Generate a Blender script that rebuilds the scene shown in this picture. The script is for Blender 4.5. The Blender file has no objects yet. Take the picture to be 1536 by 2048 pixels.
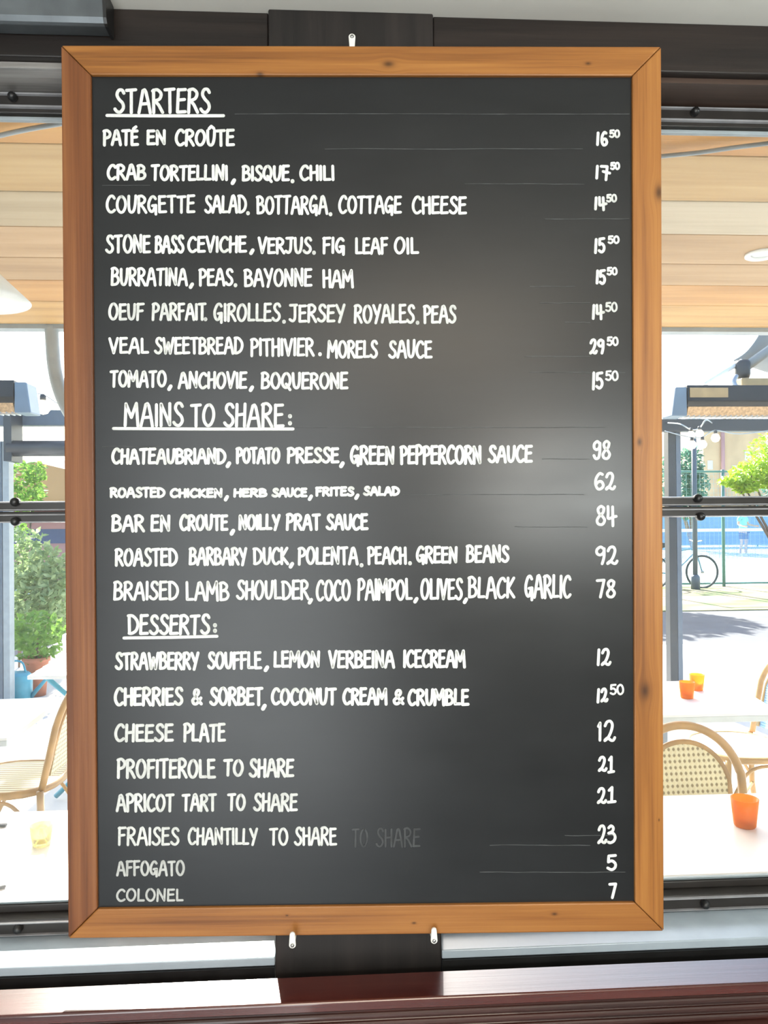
import bpy, bmesh, math, random
from mathutils import Vector, Matrix, Euler
random.seed(7)
SC = bpy.context.scene
COL = SC.collection
PI = math.pi

# ------------------------------------------------------------------ camera
F = 1479.0
CAM = Vector((0.0, -1.075, 1.55))
RC = Matrix(((0.9985332537975823, 0.05352012115917481, 0.008181545790411563),
             (-0.05346419518884787, 0.9985458714910987, -0.00690813729531855),
             (-0.008539373116460507, 0.006460585050089799, 0.9999426683303341)))
cam = bpy.data.cameras.new('camera')
cam.sensor_fit = 'VERTICAL'; cam.sensor_height = 36.0; cam.sensor_width = 27.0
cam.lens = F / 2048 * 36.0
cam.clip_start = 0.02; cam.clip_end = 500
co = bpy.data.objects.new('camera', cam); COL.objects.link(co)
r, fw, up = RC.col[0], RC.col[1], RC.col[2]
co.matrix_world = Matrix(((r.x, up.x, -fw.x, CAM.x), (r.y, up.y, -fw.y, CAM.y), (r.z, up.z, -fw.z, CAM.z), (0, 0, 0, 1)))
SC.camera = co

# ------------------------------------------------------------------ sky, sun, lights, exposure
SC.view_settings.view_transform = 'Standard'
SC.view_settings.look = 'None'
SC.view_settings.gamma = 1.0
SC.view_settings.use_curve_mapping = False
SC.view_settings.exposure = 0.0
SUN_EL, SUN_AZ = math.radians(34.5), math.radians(-10)      # azimuth measured from +Y towards +X
W = bpy.data.worlds.new('sky'); SC.world = W; W.use_nodes = True
wn = W.node_tree; wn.nodes.clear()
sky = wn.nodes.new('ShaderNodeTexSky'); sky.sky_type = 'NISHITA'; sky.sun_disc = False
sky.sun_elevation = SUN_EL; sky.sun_rotation = SUN_AZ; sky.dust_density = 2.0
bg = wn.nodes.new('ShaderNodeBackground'); bg.inputs['Strength'].default_value = 0.62
wo = wn.nodes.new('ShaderNodeOutputWorld')
wn.links.new(sky.outputs[0], bg.inputs[0]); wn.links.new(bg.outputs[0], wo.inputs[0])
sl = bpy.data.lights.new('sun', 'SUN'); sl.energy = 26.0; sl.angle = math.radians(0.6); sl.color = (1, .95, .86)
so = bpy.data.objects.new('sun', sl); COL.objects.link(so)
sd = Vector((math.sin(SUN_AZ) * math.cos(SUN_EL), math.cos(SUN_AZ) * math.cos(SUN_EL), math.sin(SUN_EL)))
so.rotation_euler = sd.to_track_quat('Z', 'Y').to_euler()


def area(name, loc, target, sx, sy, watts, color):
    l = bpy.data.lights.new(name, 'AREA'); l.shape = 'RECTANGLE'; l.size = sx; l.size_y = sy
    l.energy = watts; l.color = color
    o = bpy.data.objects.new(name, l); COL.objects.link(o)
    o.location = loc; o.rotation_euler = (Vector(loc) - Vector(target)).to_track_quat('Z', 'Y').to_euler()
    return o


area('cool_board_fill', (-0.70, -2.62, 1.1), (-0.42, 0, 1.1), 1.15, 2.1, 47, (.93, .98, 1))  # unseen cool source added behind the camera to light the board
area('slate_corner_fill', (1.95, -0.75, 2.15), (0.4, 0, 1.95), 0.5, 0.4, 12, (.86, .98, 1))  # added cool source out of view, brightens the slate's upper right
area('warm_room_fill', (0.2, -1.9, 2.2), (0.2, -1.2, 0), 0.9, 0.5, 13, (1, .86, .68))  # added warm source overhead, lights the board and room
area('ceiling_fill', (0.75, -2.0, 1.6), (0.85, -0.45, 2.35), 0.7, 0.15, 20, (.94, 1, .98))  # added to brighten the ceiling and its reflection in the slate
wl = bpy.data.lights.new('warm_lamp', 'POINT'); wl.energy = 7; wl.color = (1, .62, .32); wl.shadow_soft_size = .13
wlo = bpy.data.objects.new('warm_lamp', wl); COL.objects.link(wlo); wlo.location = (0.60, -2.3, 1.70)


# ------------------------------------------------------------------ measuring helpers
def ray(px, py):
    return RC @ Vector(((px - 768) / F, 1.0, (1024 - py) / F))


def at(px, py, Y):
    d = ray(px, py); return CAM + d * ((Y - CAM.y) / d.y)


def atz(px, py, z):
    d = ray(px, py); return CAM + d * ((z - CAM.z) / d.z)


def zof(py, Y, px=768):
    return at(px, py, Y).z


# ------------------------------------------------------------------ mesh builder
class MB:
    def __init__(s): s.v = []; s.f = []; s.sm = []; s.mi = []

    def add(s, vs, fs, smooth=False, mi=0):
        b = len(s.v); s.v += [tuple(x) for x in vs]
        for f in fs: s.f.append(tuple(b + i for i in f)); s.sm.append(smooth); s.mi.append(mi)
        return s

    def box(s, x0, x1, y0, y1, z0, z1, M=None, mi=0):
        vs = [Vector((x, y, z)) for x in (x0, x1) for y in (y0, y1) for z in (z0, z1)]
        if M is not None: vs = [M @ v for v in vs]
        return s.add(vs, [(0, 1, 3, 2), (4, 6, 7, 5), (0, 4, 5, 1), (2, 3, 7, 6), (0, 2, 6, 4), (1, 5, 7, 3)], False, mi)

    def prism(s, poly, axis, a, b, mi=0):
        """extrude a closed 2-D outline along an axis"""
        def P(u, w, t): return {'x': (t, u, w), 'y': (u, t, w), 'z': (u, w, t)}[axis]
        n = len(poly)
        vs = [P(u, w, a) for u, w in poly] + [P(u, w, b) for u, w in poly]
        fs = [tuple(range(n))[::-1], tuple(range(n, 2 * n))] + [(i, (i + 1) % n, n + (i + 1) % n, n + i) for i in range(n)]
        return s.add(vs, fs, False, mi)

    def tube(s, pts, r, n=10, closed=False, mi=0):
        pts = [Vector(p) for p in pts]; m = len(pts)
        rr = r if isinstance(r, (list, tuple)) else [r] * m
        ref = None; vs = []
        for i, p in enumerate(pts):
            a = pts[i - 1] if (i > 0 or closed) else p
            b = pts[(i + 1) % m] if (i < m - 1 or closed) else p
            t = (b - a).normalized()
            if ref is None: ref = t.orthogonal().normalized()
            ref = (ref - t * ref.dot(t))
            ref = ref.normalized() if ref.length > 1e-6 else t.orthogonal().normalized()
            q = t.cross(ref)
            for k in range(n):
                an = 2 * PI * k / n; vs.append(p + (ref * math.cos(an) + q * math.sin(an)) * rr[i])
        fs = []
        for i in range(m if closed else m - 1):
            j = (i + 1) % m
            for k in range(n): fs.append((i * n + k, i * n + (k + 1) % n, j * n + (k + 1) % n, j * n + k))
        if not closed: fs += [tuple(range(n))[::-1], tuple(range((m - 1) * n, m * n))]
        return s.add(vs, fs, True, mi)

    def lathe(s, prof, n=24, M=None, mi=0):
        vs = []; m = len(prof)
        for r_, z in prof:
            for k in range(n):
                a = 2 * PI * k / n; v = Vector((r_ * math.cos(a), r_ * math.sin(a), z)); vs.append(M @ v if M is not None else v)
        fs = [(i * n + k, i * n + (k + 1) % n, (i + 1) * n + (k + 1) % n, (i + 1) * n + k) for i in range(m - 1) for k in range(n)]
        if prof[0][0] > 1e-5: fs.append(tuple(range(n))[::-1])
        if prof[-1][0] > 1e-5: fs.append(tuple(range((m - 1) * n, m * n)))
        return s.add(vs, fs, True, mi)

    def grid(s, P, nu, nv, smooth=True, mi=0):
        vs = [P(i / nu, j / nv) for j in range(nv + 1) for i in range(nu + 1)]
        fs = [(j * (nu + 1) + i, j * (nu + 1) + i + 1, (j + 1) * (nu + 1) + i + 1, (j + 1) * (nu + 1) + i) for j in range(nv) for i in range(nu)]
        return s.add(vs, fs, smooth, mi)

    def build(s, name, mat, parent=None, off=(0, 0, 0), bevel=0, seg=2, loc=None):
        me = bpy.data.meshes.new(name)
        o3 = Vector(off)
        me.from_pydata([tuple(Vector(v) - o3) for v in s.v], [], s.f)
        for m in (mat if isinstance(mat, (list, tuple)) else [mat]): me.materials.append(m)
        me.polygons.foreach_set('use_smooth', s.sm); me.polygons.foreach_set('material_index', s.mi)
        bm = bmesh.new(); bm.from_mesh(me)
        if len(bm.verts) < 60000: bmesh.ops.remove_doubles(bm, verts=bm.verts, dist=1e-6)
        bmesh.ops.recalc_face_normals(bm, faces=bm.faces); bm.to_mesh(me); bm.free()
        o = bpy.data.objects.new(name, me); COL.objects.link(o)
        if loc is not None: o.location = loc
        if parent is not None: o.parent = parent
        if bevel:
            b = o.modifiers.new('bevel', 'BEVEL'); b.width = bevel; b.segments = seg; b.limit_method = 'ANGLE'; b.harden_normals = False
        return o


def smooth_path(pts, n=6, closed=False):
    pts = [Vector(p) for p in pts]
    if len(pts) < 3: return pts
    out = []; m = len(pts)
    rng = range(m if closed else m - 1)
    for i in rng:
        if closed: p0, p1, p2, p3 = pts[(i - 1) % m], pts[i], pts[(i + 1) % m], pts[(i + 2) % m]
        else: p0, p1, p2, p3 = pts[max(i - 1, 0)], pts[i], pts[i + 1], pts[min(i + 2, m - 1)]
        for k in range(n):
            t = k / n
            out.append(0.5 * ((2 * p1) + (p2 - p0) * t + (2 * p0 - 5 * p1 + 4 * p2 - p3) * t * t + (3 * p1 - p0 - 3 * p2 + p3) * t ** 3))
    if not closed: out.append(pts[-1])
    return out


def tag(o, label=None, cat=None, group=None, kind=None):
    if label: o['label'] = label
    if cat: o['category'] = cat
    if group: o['group'] = group
    if kind: o['kind'] = kind
    return o


def thing(name, label, cat, loc=(0, 0, 0), rz=0, group=None):
    o = bpy.data.objects.new(name, None); COL.objects.link(o); o.empty_display_size = .05
    o.location = loc; o.rotation_euler = (0, 0, rz)
    return tag(o, label, cat, group)


def struct(name, mb, mat, parent=None, bevel=0, label=None, cat=None):
    o = mb.build(name, mat, parent, bevel=bevel)
    if parent is None: tag(o, label, cat, kind='structure')
    return o


# ------------------------------------------------------------------ materials
def newmat(name):
    m = bpy.data.materials.new(name); m.use_nodes = True
    return m, m.node_tree, m.node_tree.nodes['Principled BSDF']


def nd(nt, typ, **kw):
    n = nt.nodes.new(typ)
    for k, v in kw.items():
        if k.startswith('i_'):
            key = k[2:]; key = int(key) if key.isdigit() else key.replace('_', ' ')
            if hasattr(v, 'node') or isinstance(v, bpy.types.NodeSocket): nt.links.new(v, n.inputs[key])
            else: n.inputs[key].default_value = v
        else: setattr(n, k, v)
    return n


def mth(nt, op, a, b=None, c=None):
    n = nt.nodes.new('ShaderNodeMath'); n.operation = op
    for i, v in enumerate((a, b, c)):
        if v is None: continue
        if isinstance(v, bpy.types.NodeSocket): nt.links.new(v, n.inputs[i])
        else: n.inputs[i].default_value = v
    return n.outputs[0]


def ramp(nt, fac, stops):
    n = nt.nodes.new('ShaderNodeValToRGB'); e = n.color_ramp.elements
    while len(e) < len(stops): e.new(.5)
    for el, (p, c) in zip(e, stops): el.position = p; el.color = (*c, 1)
    nt.links.new(fac, n.inputs[0]); return n.outputs[0]


def mixc(nt, fac, a, b, mode='MIX'):
    n = nt.nodes.new('ShaderNodeMix'); n.data_type = 'RGBA'; n.blend_type = mode
    for i, v in ((0, fac), (6, a), (7, b)):
        if isinstance(v, bpy.types.NodeSocket): nt.links.new(v, n.inputs[i])
        else: n.inputs[i].default_value = (*v, 1) if isinstance(v, tuple) and len(v) == 3 else v
    return n.outputs[2]


def coords(nt, scale=(1, 1, 1), loc=(0, 0, 0), kind='Object'):
    t = nd(nt, 'ShaderNodeTexCoord'); m = nd(nt, 'ShaderNodeMapping')
    m.inputs['Scale'].default_value = scale; m.inputs['Location'].default_value = loc
    nt.links.new(t.outputs[kind], m.inputs[0]); return m.outputs[0]


def plain(name, col, rough=.5, metal=0.0, var=0.0, scale=20, spec=.5, coat=0.0, bump=0.0):
    m, nt, b = newmat(name)
    b.inputs['Roughness'].default_value = rough; b.inputs['Metallic'].default_value = metal
    b.inputs['Specular IOR Level'].default_value = spec; b.inputs['Coat Weight'].default_value = coat
    b.inputs['Coat Roughness'].default_value = .05
    n = nd(nt, 'ShaderNodeTexNoise', i_Vector=coords(nt), i_Scale=scale, i_Detail=4.0)
    lo = tuple(max(0, c * (1 - var)) for c in col); hi = tuple(min(1, c * (1 + var)) for c in col)
    nt.links.new(ramp(nt, n.outputs[0], [(.3, lo), (.7, hi)]), b.inputs['Base Color'])
    if bump:
        bp = nd(nt, 'ShaderNodeBump', i_Strength=bump, i_Height=n.outputs[0]); bp.inputs['Distance'].default_value = .01
        nt.links.new(bp.outputs[0], b.inputs['Normal'])
    return m


def wood(name, light, mid, dark, knots=(), seed=0.0, rough=.45, grain=46.0, axis='XZ', coat=0.0, spec=.4, along=1.0):
    """board with its grain running along local X; knots = (x, z, size)"""
    m, nt, b = newmat(name)
    tc = nd(nt, 'ShaderNodeTexCoord'); sp = nd(nt, 'ShaderNodeSeparateXYZ'); nt.links.new(tc.outputs['Object'], sp.inputs[0])
    x, y, z = sp.outputs
    if axis == 'XY': y, z = z, y
    field = None; kd = None
    for kx, kz, ks in knots:
        dx = mth(nt, 'MULTIPLY', mth(nt, 'SUBTRACT', x, kx), .55 / ks)
        dz = mth(nt, 'MULTIPLY', mth(nt, 'SUBTRACT', z, kz), 1.0 / ks)
        d2 = mth(nt, 'ADD', mth(nt, 'MULTIPLY', dx, dx), mth(nt, 'MULTIPLY', dz, dz))
        g = mth(nt, 'POWER', 2.718, mth(nt, 'MULTIPLY', d2, -.55))
        core = mth(nt, 'POWER', 2.718, mth(nt, 'MULTIPLY', d2, -3.2))
        sg = mth(nt, 'MULTIPLY', mth(nt, 'MULTIPLY', g, dz), ks * .9)
        field = sg if field is None else mth(nt, 'ADD', field, sg)
        kd = core if kd is None else mth(nt, 'ADD', kd, core)
    zz = z if field is None else mth(nt, 'SUBTRACT', z, field)
    cv = nd(nt, 'ShaderNodeCombineXYZ')
    nt.links.new(mth(nt, 'MULTIPLY', mth(nt, 'ADD', x, seed), 1.6 * along), cv.inputs[0]); nt.links.new(mth(nt, 'MULTIPLY', y, grain), cv.inputs[1])
    nt.links.new(mth(nt, 'MULTIPLY', mth(nt, 'ADD', zz, seed * .37), grain), cv.inputs[2])
    n1 = nd(nt, 'ShaderNodeTexNoise', i_Vector=cv.outputs[0], i_Scale=1.0, i_Detail=3.0, i_Roughness=.5)
    cv2 = nd(nt, 'ShaderNodeVectorMath', operation='MULTIPLY', i_0=cv.outputs[0]); cv2.inputs[1].default_value = (2.5, 5, 5)
    n2 = nd(nt, 'ShaderNodeTexNoise', i_Vector=cv2.outputs[0], i_Scale=1.0, i_Detail=5.0, i_Roughness=.65)
    cv3 = nd(nt, 'ShaderNodeVectorMath', operation='MULTIPLY', i_0=cv.outputs[0]); cv3.inputs[1].default_value = (.7, .12, .12)
    n3 = nd(nt, 'ShaderNodeTexNoise', i_Vector=cv3.outputs[0], i_Scale=1.5, i_Detail=2.0)
    s = mth(nt, 'ADD', mth(nt, 'MULTIPLY', n1.outputs[0], .5), mth(nt, 'ADD', mth(nt, 'MULTIPLY', n2.outputs[0], .25), mth(nt, 'MULTIPLY', n3.outputs[0], .25)))
    c = ramp(nt, s, [(.36, dark), (.5, mid), (.64, light)])
    if kd is not None:
        kdc = mth(nt, 'MINIMUM', kd, 1.0)
        c = mixc(nt, mth(nt, 'MULTIPLY', kdc, .85), c, tuple(q * .28 for q in dark))
    nt.links.new(c, b.inputs['Base Color'])
    b.inputs['Roughness'].default_value = rough; b.inputs['Specular IOR Level'].default_value = spec
    b.inputs['Coat Weight'].default_value = coat; b.inputs['Coat Roughness'].default_value = .06
    bp = nd(nt, 'ShaderNodeBump', i_Strength=.12, i_Height=n2.outputs[0]); bp.inputs['Distance'].default_value = .002
    nt.links.new(bp.outputs[0], b.inputs['Normal'])
    return m


def leafmat(name, a, c):
    m, nt, b = newmat(name)
    n = nd(nt, 'ShaderNodeTexNoise', i_Vector=coords(nt), i_Scale=14.0, i_Detail=3.0)
    colr = ramp(nt, n.outputs[0], [(.35, a), (.65, c)])
    nt.links.new(colr, b.inputs['Base Color']); b.inputs['Roughness'].default_value = .5
    tr = nd(nt, 'ShaderNodeBsdfTranslucent'); nt.links.new(colr, tr.inputs[0])
    mx = nd(nt, 'ShaderNodeMixShader', i_0=.45); nt.links.new(b.outputs[0], mx.inputs[1]); nt.links.new(tr.outputs[0], mx.inputs[2])
    nt.links.new(mx.outputs[0], nt.nodes['Material Output'].inputs[0]); return m


def glassmat(name, tint=(1, 1, 1), rough=0.0, spec=1.0, haze=.032):
    m, nt, b = newmat(name); nt.nodes.remove(b)
    t = nd(nt, 'ShaderNodeBsdfTransparent'); t.inputs[0].default_value = (*tint, 1)
    g = nd(nt, 'ShaderNodeBsdfGlossy'); g.inputs['Roughness'].default_value = rough
    fr = nd(nt, 'ShaderNodeFresnel'); fr.inputs[0].default_value = 1.45
    mx = nd(nt, 'ShaderNodeMixShader', i_0=mth(nt, 'MULTIPLY', fr.outputs[0], spec))
    nt.links.new(t.outputs[0], mx.inputs[1]); nt.links.new(g.outputs[0], mx.inputs[2])
    du = nd(nt, 'ShaderNodeBsdfTranslucent'); du.inputs[0].default_value = (.9, .9, .88, 1)
    dn = nd(nt, 'ShaderNodeTexNoise', i_Vector=coords(nt), i_Scale=9.0, i_Detail=8.0, i_Roughness=.7)
    m2 = nd(nt, 'ShaderNodeMixShader', i_0=mth(nt, 'MULTIPLY', dn.outputs[0], haze)); nt.links.new(mx.outputs[0], m2.inputs[1]); nt.links.new(du.outputs[0], m2.inputs[2])  # translucent veil added to imitate haze over what lies behind
    nt.links.new(m2.outputs[0], nt.nodes['Material Output'].inputs[0]); return m


def emit(name, col, s):
    m, nt, b = newmat(name)
    b.inputs['Base Color'].default_value = (*col, 1); b.inputs['Emission Color'].default_value = (*col, 1); b.inputs['Emission Strength'].default_value = s
    return m


def weave(name, a, c, k=38.0):
    """woven cane: light squares with small dark crossings"""
    m, nt, b = newmat(name)
    tc = nd(nt, 'ShaderNodeTexCoord'); sp = nd(nt, 'ShaderNodeSeparateXYZ'); nt.links.new(tc.outputs['Generated'], sp.inputs[0])
    u = sp.outputs[0]; v = mth(nt, 'MAXIMUM', sp.outputs[1], sp.outputs[2])
    su = mth(nt, 'SINE', mth(nt, 'MULTIPLY', mth(nt, 'ADD', u, v), k * 1.4)); sv = mth(nt, 'SINE', mth(nt, 'MULTIPLY', mth(nt, 'SUBTRACT', u, v), k * 1.4))
    p = mth(nt, 'MULTIPLY', su, sv)
    nt.links.new(ramp(nt, mth(nt, 'ADD', mth(nt, 'MULTIPLY', p, .5), .5), [(.55, a), (.85, c)]), b.inputs['Base Color'])
    b.inputs['Roughness'].default_value = .45
    bp = nd(nt, 'ShaderNodeBump', i_Strength=.5, i_Height=p); bp.inputs['Distance'].default_value = .004; bp.invert = True
    nt.links.new(bp.outputs[0], b.inputs['Normal'])
    return m


M = {}
M['slate'], nt, b = newmat('slate')
n1 = nd(nt, 'ShaderNodeTexNoise', i_Vector=coords(nt, (3, 3, 9)), i_Scale=2.0, i_Detail=6.0, i_Roughness=.6)
n2 = nd(nt, 'ShaderNodeTexNoise', i_Vector=coords(nt, (7, 7, 60)), i_Scale=1.5, i_Detail=4.0)
nt.links.new(mixc(nt, mth(nt, 'MULTIPLY', n2.outputs[0], .4), ramp(nt, n1.outputs[0], [(.05, (.0055, .0062, .0068)), (.95, (.013, .0142, .0155))]), (.016, .017, .018)), b.inputs['Base Color'])
nt.links.new(ramp(nt, n1.outputs[0], [(.05, (.25,) * 3), (.95, (.36,) * 3)]), b.inputs['Roughness'])
b.inputs['Specular IOR Level'].default_value = .42


def chalkmat(name, op):
    m, nt, b = newmat(name)
    n = nd(nt, 'ShaderNodeTexNoise', i_Vector=coords(nt), i_Scale=220.0, i_Detail=3.0)
    n2 = nd(nt, 'ShaderNodeTexNoise', i_Vector=coords(nt), i_Scale=35.0, i_Detail=2.0)
    f = mth(nt, 'ADD', mth(nt, 'MULTIPLY', n.outputs[0], .5), mth(nt, 'MULTIPLY', n2.outputs[0], .5))
    lo = tuple(c * op for c in (.62, .63, .60)); hi = tuple(c * op for c in (.78, .79, .76))
    nt.links.new(ramp(nt, f, [(.38, lo), (.58, hi)]), b.inputs['Base Color'])
    b.inputs['Roughness'].default_value = .8; b.inputs['Specular IOR Level'].default_value = .2
    return m


M['chalk'] = chalkmat('chalk', 1.0); M['chalk_mid'] = chalkmat('chalk_worn', .88); M['chalk_thin'] = chalkmat('chalk_thin', .66)
M['chalk_ghost'] = plain('chalk_rubbed', (.034, .036, .037), .5, var=.35, scale=60)
M['rule'] = plain('chalk_rule', (.055, .057, .058), .6, var=.5, scale=40)
M['dark_timber'] = wood('dark_timber', (.026, .018, .0145), (.0135, .0095, .008), (.006, .0046, .004), grain=40, rough=.42, seed=3.1)
M['dark_timber_v'] = wood('dark_timber_post', (.022, .017, .015), (.012, .0095, .0085), (.006, .005, .0045), grain=36, rough=.5, seed=1.7)
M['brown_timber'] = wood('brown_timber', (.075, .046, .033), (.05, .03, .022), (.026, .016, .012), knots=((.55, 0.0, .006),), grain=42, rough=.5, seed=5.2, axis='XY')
M['baked_sheen_timber'] = wood('baked_sheen_timber', (.46, .44, .42), (.33, .315, .30), (.16, .15, .14), grain=40, rough=.3, seed=8.2, axis='XY', coat=.6)  # the timber is dark; its sheen is put into this pale grey base
M['valance_metal'] = plain('valance_metal', (.13, .145, .155), .34, metal=.55, var=.25, scale=18)
M['black_metal'] = plain('black_metal', (.012, .012, .012), .35, var=.2, scale=30)
M['rail_metal'] = plain('rail_metal', (.022, .019, .017), .34, var=.15, scale=30)
M['rail_bead'] = plain('rail_bead', (.26, .26, .27), .2, var=.15, scale=30)
M['grey_metal'] = plain('grey_metal', (.30, .34, .36), .4, var=.1)
M['steel'] = plain('steel', (.42, .44, .46), .3, metal=.6, var=.1)
M['screw'] = plain('screw_steel', (.35, .35, .34), .3, metal=.9, var=.1)
M['plastic'] = plain('white_plastic', (.74, .73, .68), .4, var=.04)
M['paint'] = plain('ceiling_paint', (.72, .70, .64), .7, var=.03, scale=4)
M['wall_paint'] = plain('wall_paint', (.55, .56, .55), .8, var=.04, scale=3)
M['floor'] = plain('floor_tile', (.42, .45, .49), .5, var=.08, scale=3)
M['sill'] = plain('sill_paint', (.36, .42, .47), .16, var=.08, scale=14)
M['mahogany'] = wood('mahogany', (.095, .018, .012), (.06, .010, .0075), (.026, .005, .004), grain=30, rough=.24, coat=1.0, axis='XY', seed=2.2, spec=.5)
M['mahogany_edge'] = wood('mahogany_edge', (.085, .026, .018), (.05, .014, .010), (.022, .007, .005), grain=30, rough=.4, coat=.3, seed=2.9)
M['glass'] = glassmat('window_glass', (.97, .985, .98))
PL = (.74, .50, .26); PM = (.62, .39, .19); PD = (.44, .25, .11)

# ================================================================== THE ROOM
WY = 0.04                 # face of the window rails
PF = -0.040               # face of the centre post, header and sill
XL, XR = -1.55, 1.75      # outer ends of the two windows
CEIL = zof(14, PF, 430)
struct('ceiling', MB().box(-3, 3, -2.75, .2, CEIL, CEIL + .08), M['paint'])
struct('floor', MB().box(-3, 3, -2.75, .12, -.06, 0), M['floor'])
struct('wall_back', MB().box(-3, 3, -2.83, -2.75, 0, CEIL), M['wall_paint'])
struct('wall_left', MB().box(-3.08, -3, -2.75, .12, 0, CEIL), M['wall_paint'])
struct('wall_right', MB().box(3, 3.08, -2.75, .12, 0, CEIL), M['wall_paint'])
wf = MB()
ZL = .80                                      # foot of the post and of the sill front
wf.box(-3, 3, PF, .12, 0, ZL)
wf.box(-3, XL, PF, .12, ZL, CEIL); wf.box(XR, 3, PF, .12, ZL, CEIL)
struct('wall_front', wf, M['wall_paint'])

# header beam, its underside board, the centre post
ZHB = zof(106, PF, 60)
pl_, pr_ = at(543, 900, PF).x, at(874, 900, PF).x
XPL, XPR = pl_, pr_
struct('trim_1', MB().box(XL, XPL - .0006, PF + .008, .055, ZHB, CEIL - .0003), M['dark_timber'], bevel=.002)
struct('trim_2', MB().box(XPR + .0006, XR, PF + .006, .055, ZHB - .001, CEIL - .0003), M['dark_timber'], bevel=.002)
post = MB().box(XPL, XPR, PF, .12, ZL, CEIL + .012)
po = struct('trim_3', MB().box(-(CEIL - ZL) / 2, (CEIL - ZL) / 2 - .0003, -.08, .08, -(XPR - XPL) / 2, (XPR - XPL) / 2), M['dark_timber_v'], bevel=.002)
po.location = ((XPL + XPR) / 2, PF + .08, (CEIL + ZL) / 2); po.rotation_euler = (0, -PI / 2, 0)

# underside board between header face and window head: lower face visible
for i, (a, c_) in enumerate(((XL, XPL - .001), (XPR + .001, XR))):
    o = MB().box(a - (a + c_) / 2, c_ - (a + c_) / 2, -.042, .038, -.004, .004).build('trim_%d' % (4 + i), M['brown_timber'] if i else M['baked_sheen_timber'], loc=((a + c_) / 2, .022, ZHB - .0045))
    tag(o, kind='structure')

# sill board and its black front
ZS = zof(1870, WY, 60) - .002
for i, (a, c_) in enumerate(((XL, XPL - .001), (XPR + .001, XR))):
    mb = MB().box(a, c_, PF + .004, .128, ZS - .012, ZS)
    tag(mb.build('trim_%d' % (6 + i), M['sill'], bevel=.0015), kind='structure')
    tag(MB().box(a, c_, PF + .001, PF + .02, ZL + .0005, ZS - .0125).build('trim_%d' % (8 + i), M['black_metal']), kind='structure')

# mahogany ledge (back of a wall bench) in front of the windows, with a reeded front edge
LB = -.065; ZT = zof(1957, LB, 545); LF = atz(430, 2014, ZT).y
led = thing('wooden_ledge', 'glossy mahogany ledge with reeded front edge below the chalkboard', 'ledge', (0, LB, 0))
lo_ = (0, LB, 0)
tp = [(LB, ZT), (LB, ZT - .012), (LF, ZT - .012)] + [(LF + .003 * (1 - math.cos(a_)) , ZT - .003 + .003 * math.sin(a_)) for a_ in (0, .4, .8, 1.2, PI / 2)]
MB().prism(tp, 'x', XL - .3, XR + .3).build('ledge_top', M['mahogany'], led, off=lo_)
y = LF; z = ZT - .0125
prof = [(LB, z), (y, z)]
for k in range(3):
    for t in range(7):
        a = PI * t / 6; prof.append((y - .004 * math.sin(a) - k * .001, z - .002 - .0045 * (1 - math.cos(a))))
    z -= .0105
prof += [(y - .010, z - .003), (y - .014, z - .006), (y - .014, z - .012)]
z -= .012
for k in range(4):
    for t in range(7):
        a = PI * t / 6; prof.append((y - .014 - .005 * math.sin(a) - k * .0015, z - .002 - .0055 * (1 - math.cos(a))))
    z -= .013
prof += [(y - .022, z - .004), (y - .022, z - .05), (LB, z - .05)]
ZB_ = z - .05
MB().prism(prof, 'x', XL - .3, XR + .3).build('reeded_edge', M['mahogany_edge'], led, off=lo_)
MB().box(XL - .3, XR + .3, LF - .005, LB - .004, 0, ZB_ - .0005).build('panel', M['mahogany_edge'], led, off=lo_)


# ------------------------------------------------------------------ the two windows
def rib(mb, x0, x1, z, h, d=.004):
    mb.prism([(WY - d, z - h * .5), (WY - d, z + h * .5), (WY + .002, z + h), (WY + .002, z - h)], 'x', x0, x1)


def bolt(mb, x, z, r_=.0065):
    Mx = Matrix.Translation((x, WY - .002, z)) @ Matrix.Rotation(PI / 2, 4, 'X')
    mb.lathe([(r_, -.004), (r_, .003), (r_ * .85, .006), (r_ * .5, .0085), (0, .009)], 16, Mx)


def window(i, x0, x1, bx):
    w = bpy.data.objects.new('window_%d' % i, None); COL.objects.link(w); tag(w, kind='structure')
    Z = lambda py: zof(py, WY, 30)
    def rail(nm, ya, yb, ribs, mat=M['rail_metal'], dy=0.0, d=.045):
        MB().box(x0, x1, WY + dy, WY + d, Z(yb), Z(ya)).build(nm, mat, w, bevel=.0015)
        if ribs:
            mb = MB()
            for yy, h in ribs: rib(mb, x0, x1, Z(yy), h)
            mb.build('bead', M['rail_bead'], w)
    rail('head', 160, 186, (), M['black_metal'], .01)
    rail('top_rail', 186, 226, ((189, .0022), (214, .0028)), d=.014)
    rail('weather_strip', 228, 236, (), M['grey_metal'], .006, d=.014)
    rail('meeting_rail', 1003, 1022, ((1005, .0016), (1020, .0016)))
    rail('meeting_rail', 1023.5, 1045, ((1030, .0018), (1044, .0014)))
    rail('bottom_rail', 1840, 1871, ((1845, .0018), (1869, .0012)), d=.028)
    rail('bottom_bead', 1824, 1839.6, (), M['rail_metal'], .020, d=.028)
    rail('bottom_bead', 1818, 1823.6, (), M['grey_metal'], .0225, d=.028)
    for s in (0, 1):
        a = x0 if s == 0 else x1 - .012
        MB().box(a, a + .012, WY + .003, WY + .044, ZS, Z(160)).build('stile', M['rail_metal'], w)
    for ya, yb in ((200, 1003), (1045, 1850)):
        MB().box(x0, x1, WY + .0225, WY + .0255, Z(yb), Z(ya)).build('pane', M['glass'], w)
    for px, py in bx:
        p = at(px, py, WY); mb = MB(); bolt(mb, p.x, p.z); mb.build('bolt', M['black_metal'], w)


window(1, XL, XPL - .001, ((27, 196), (32, 1004), (33, 1043), (38, 1855)))
window(2, XPR + .001, XR, ((1388, 226), (1394, 997), (1399, 1033), (1408, 1806)))

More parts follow.
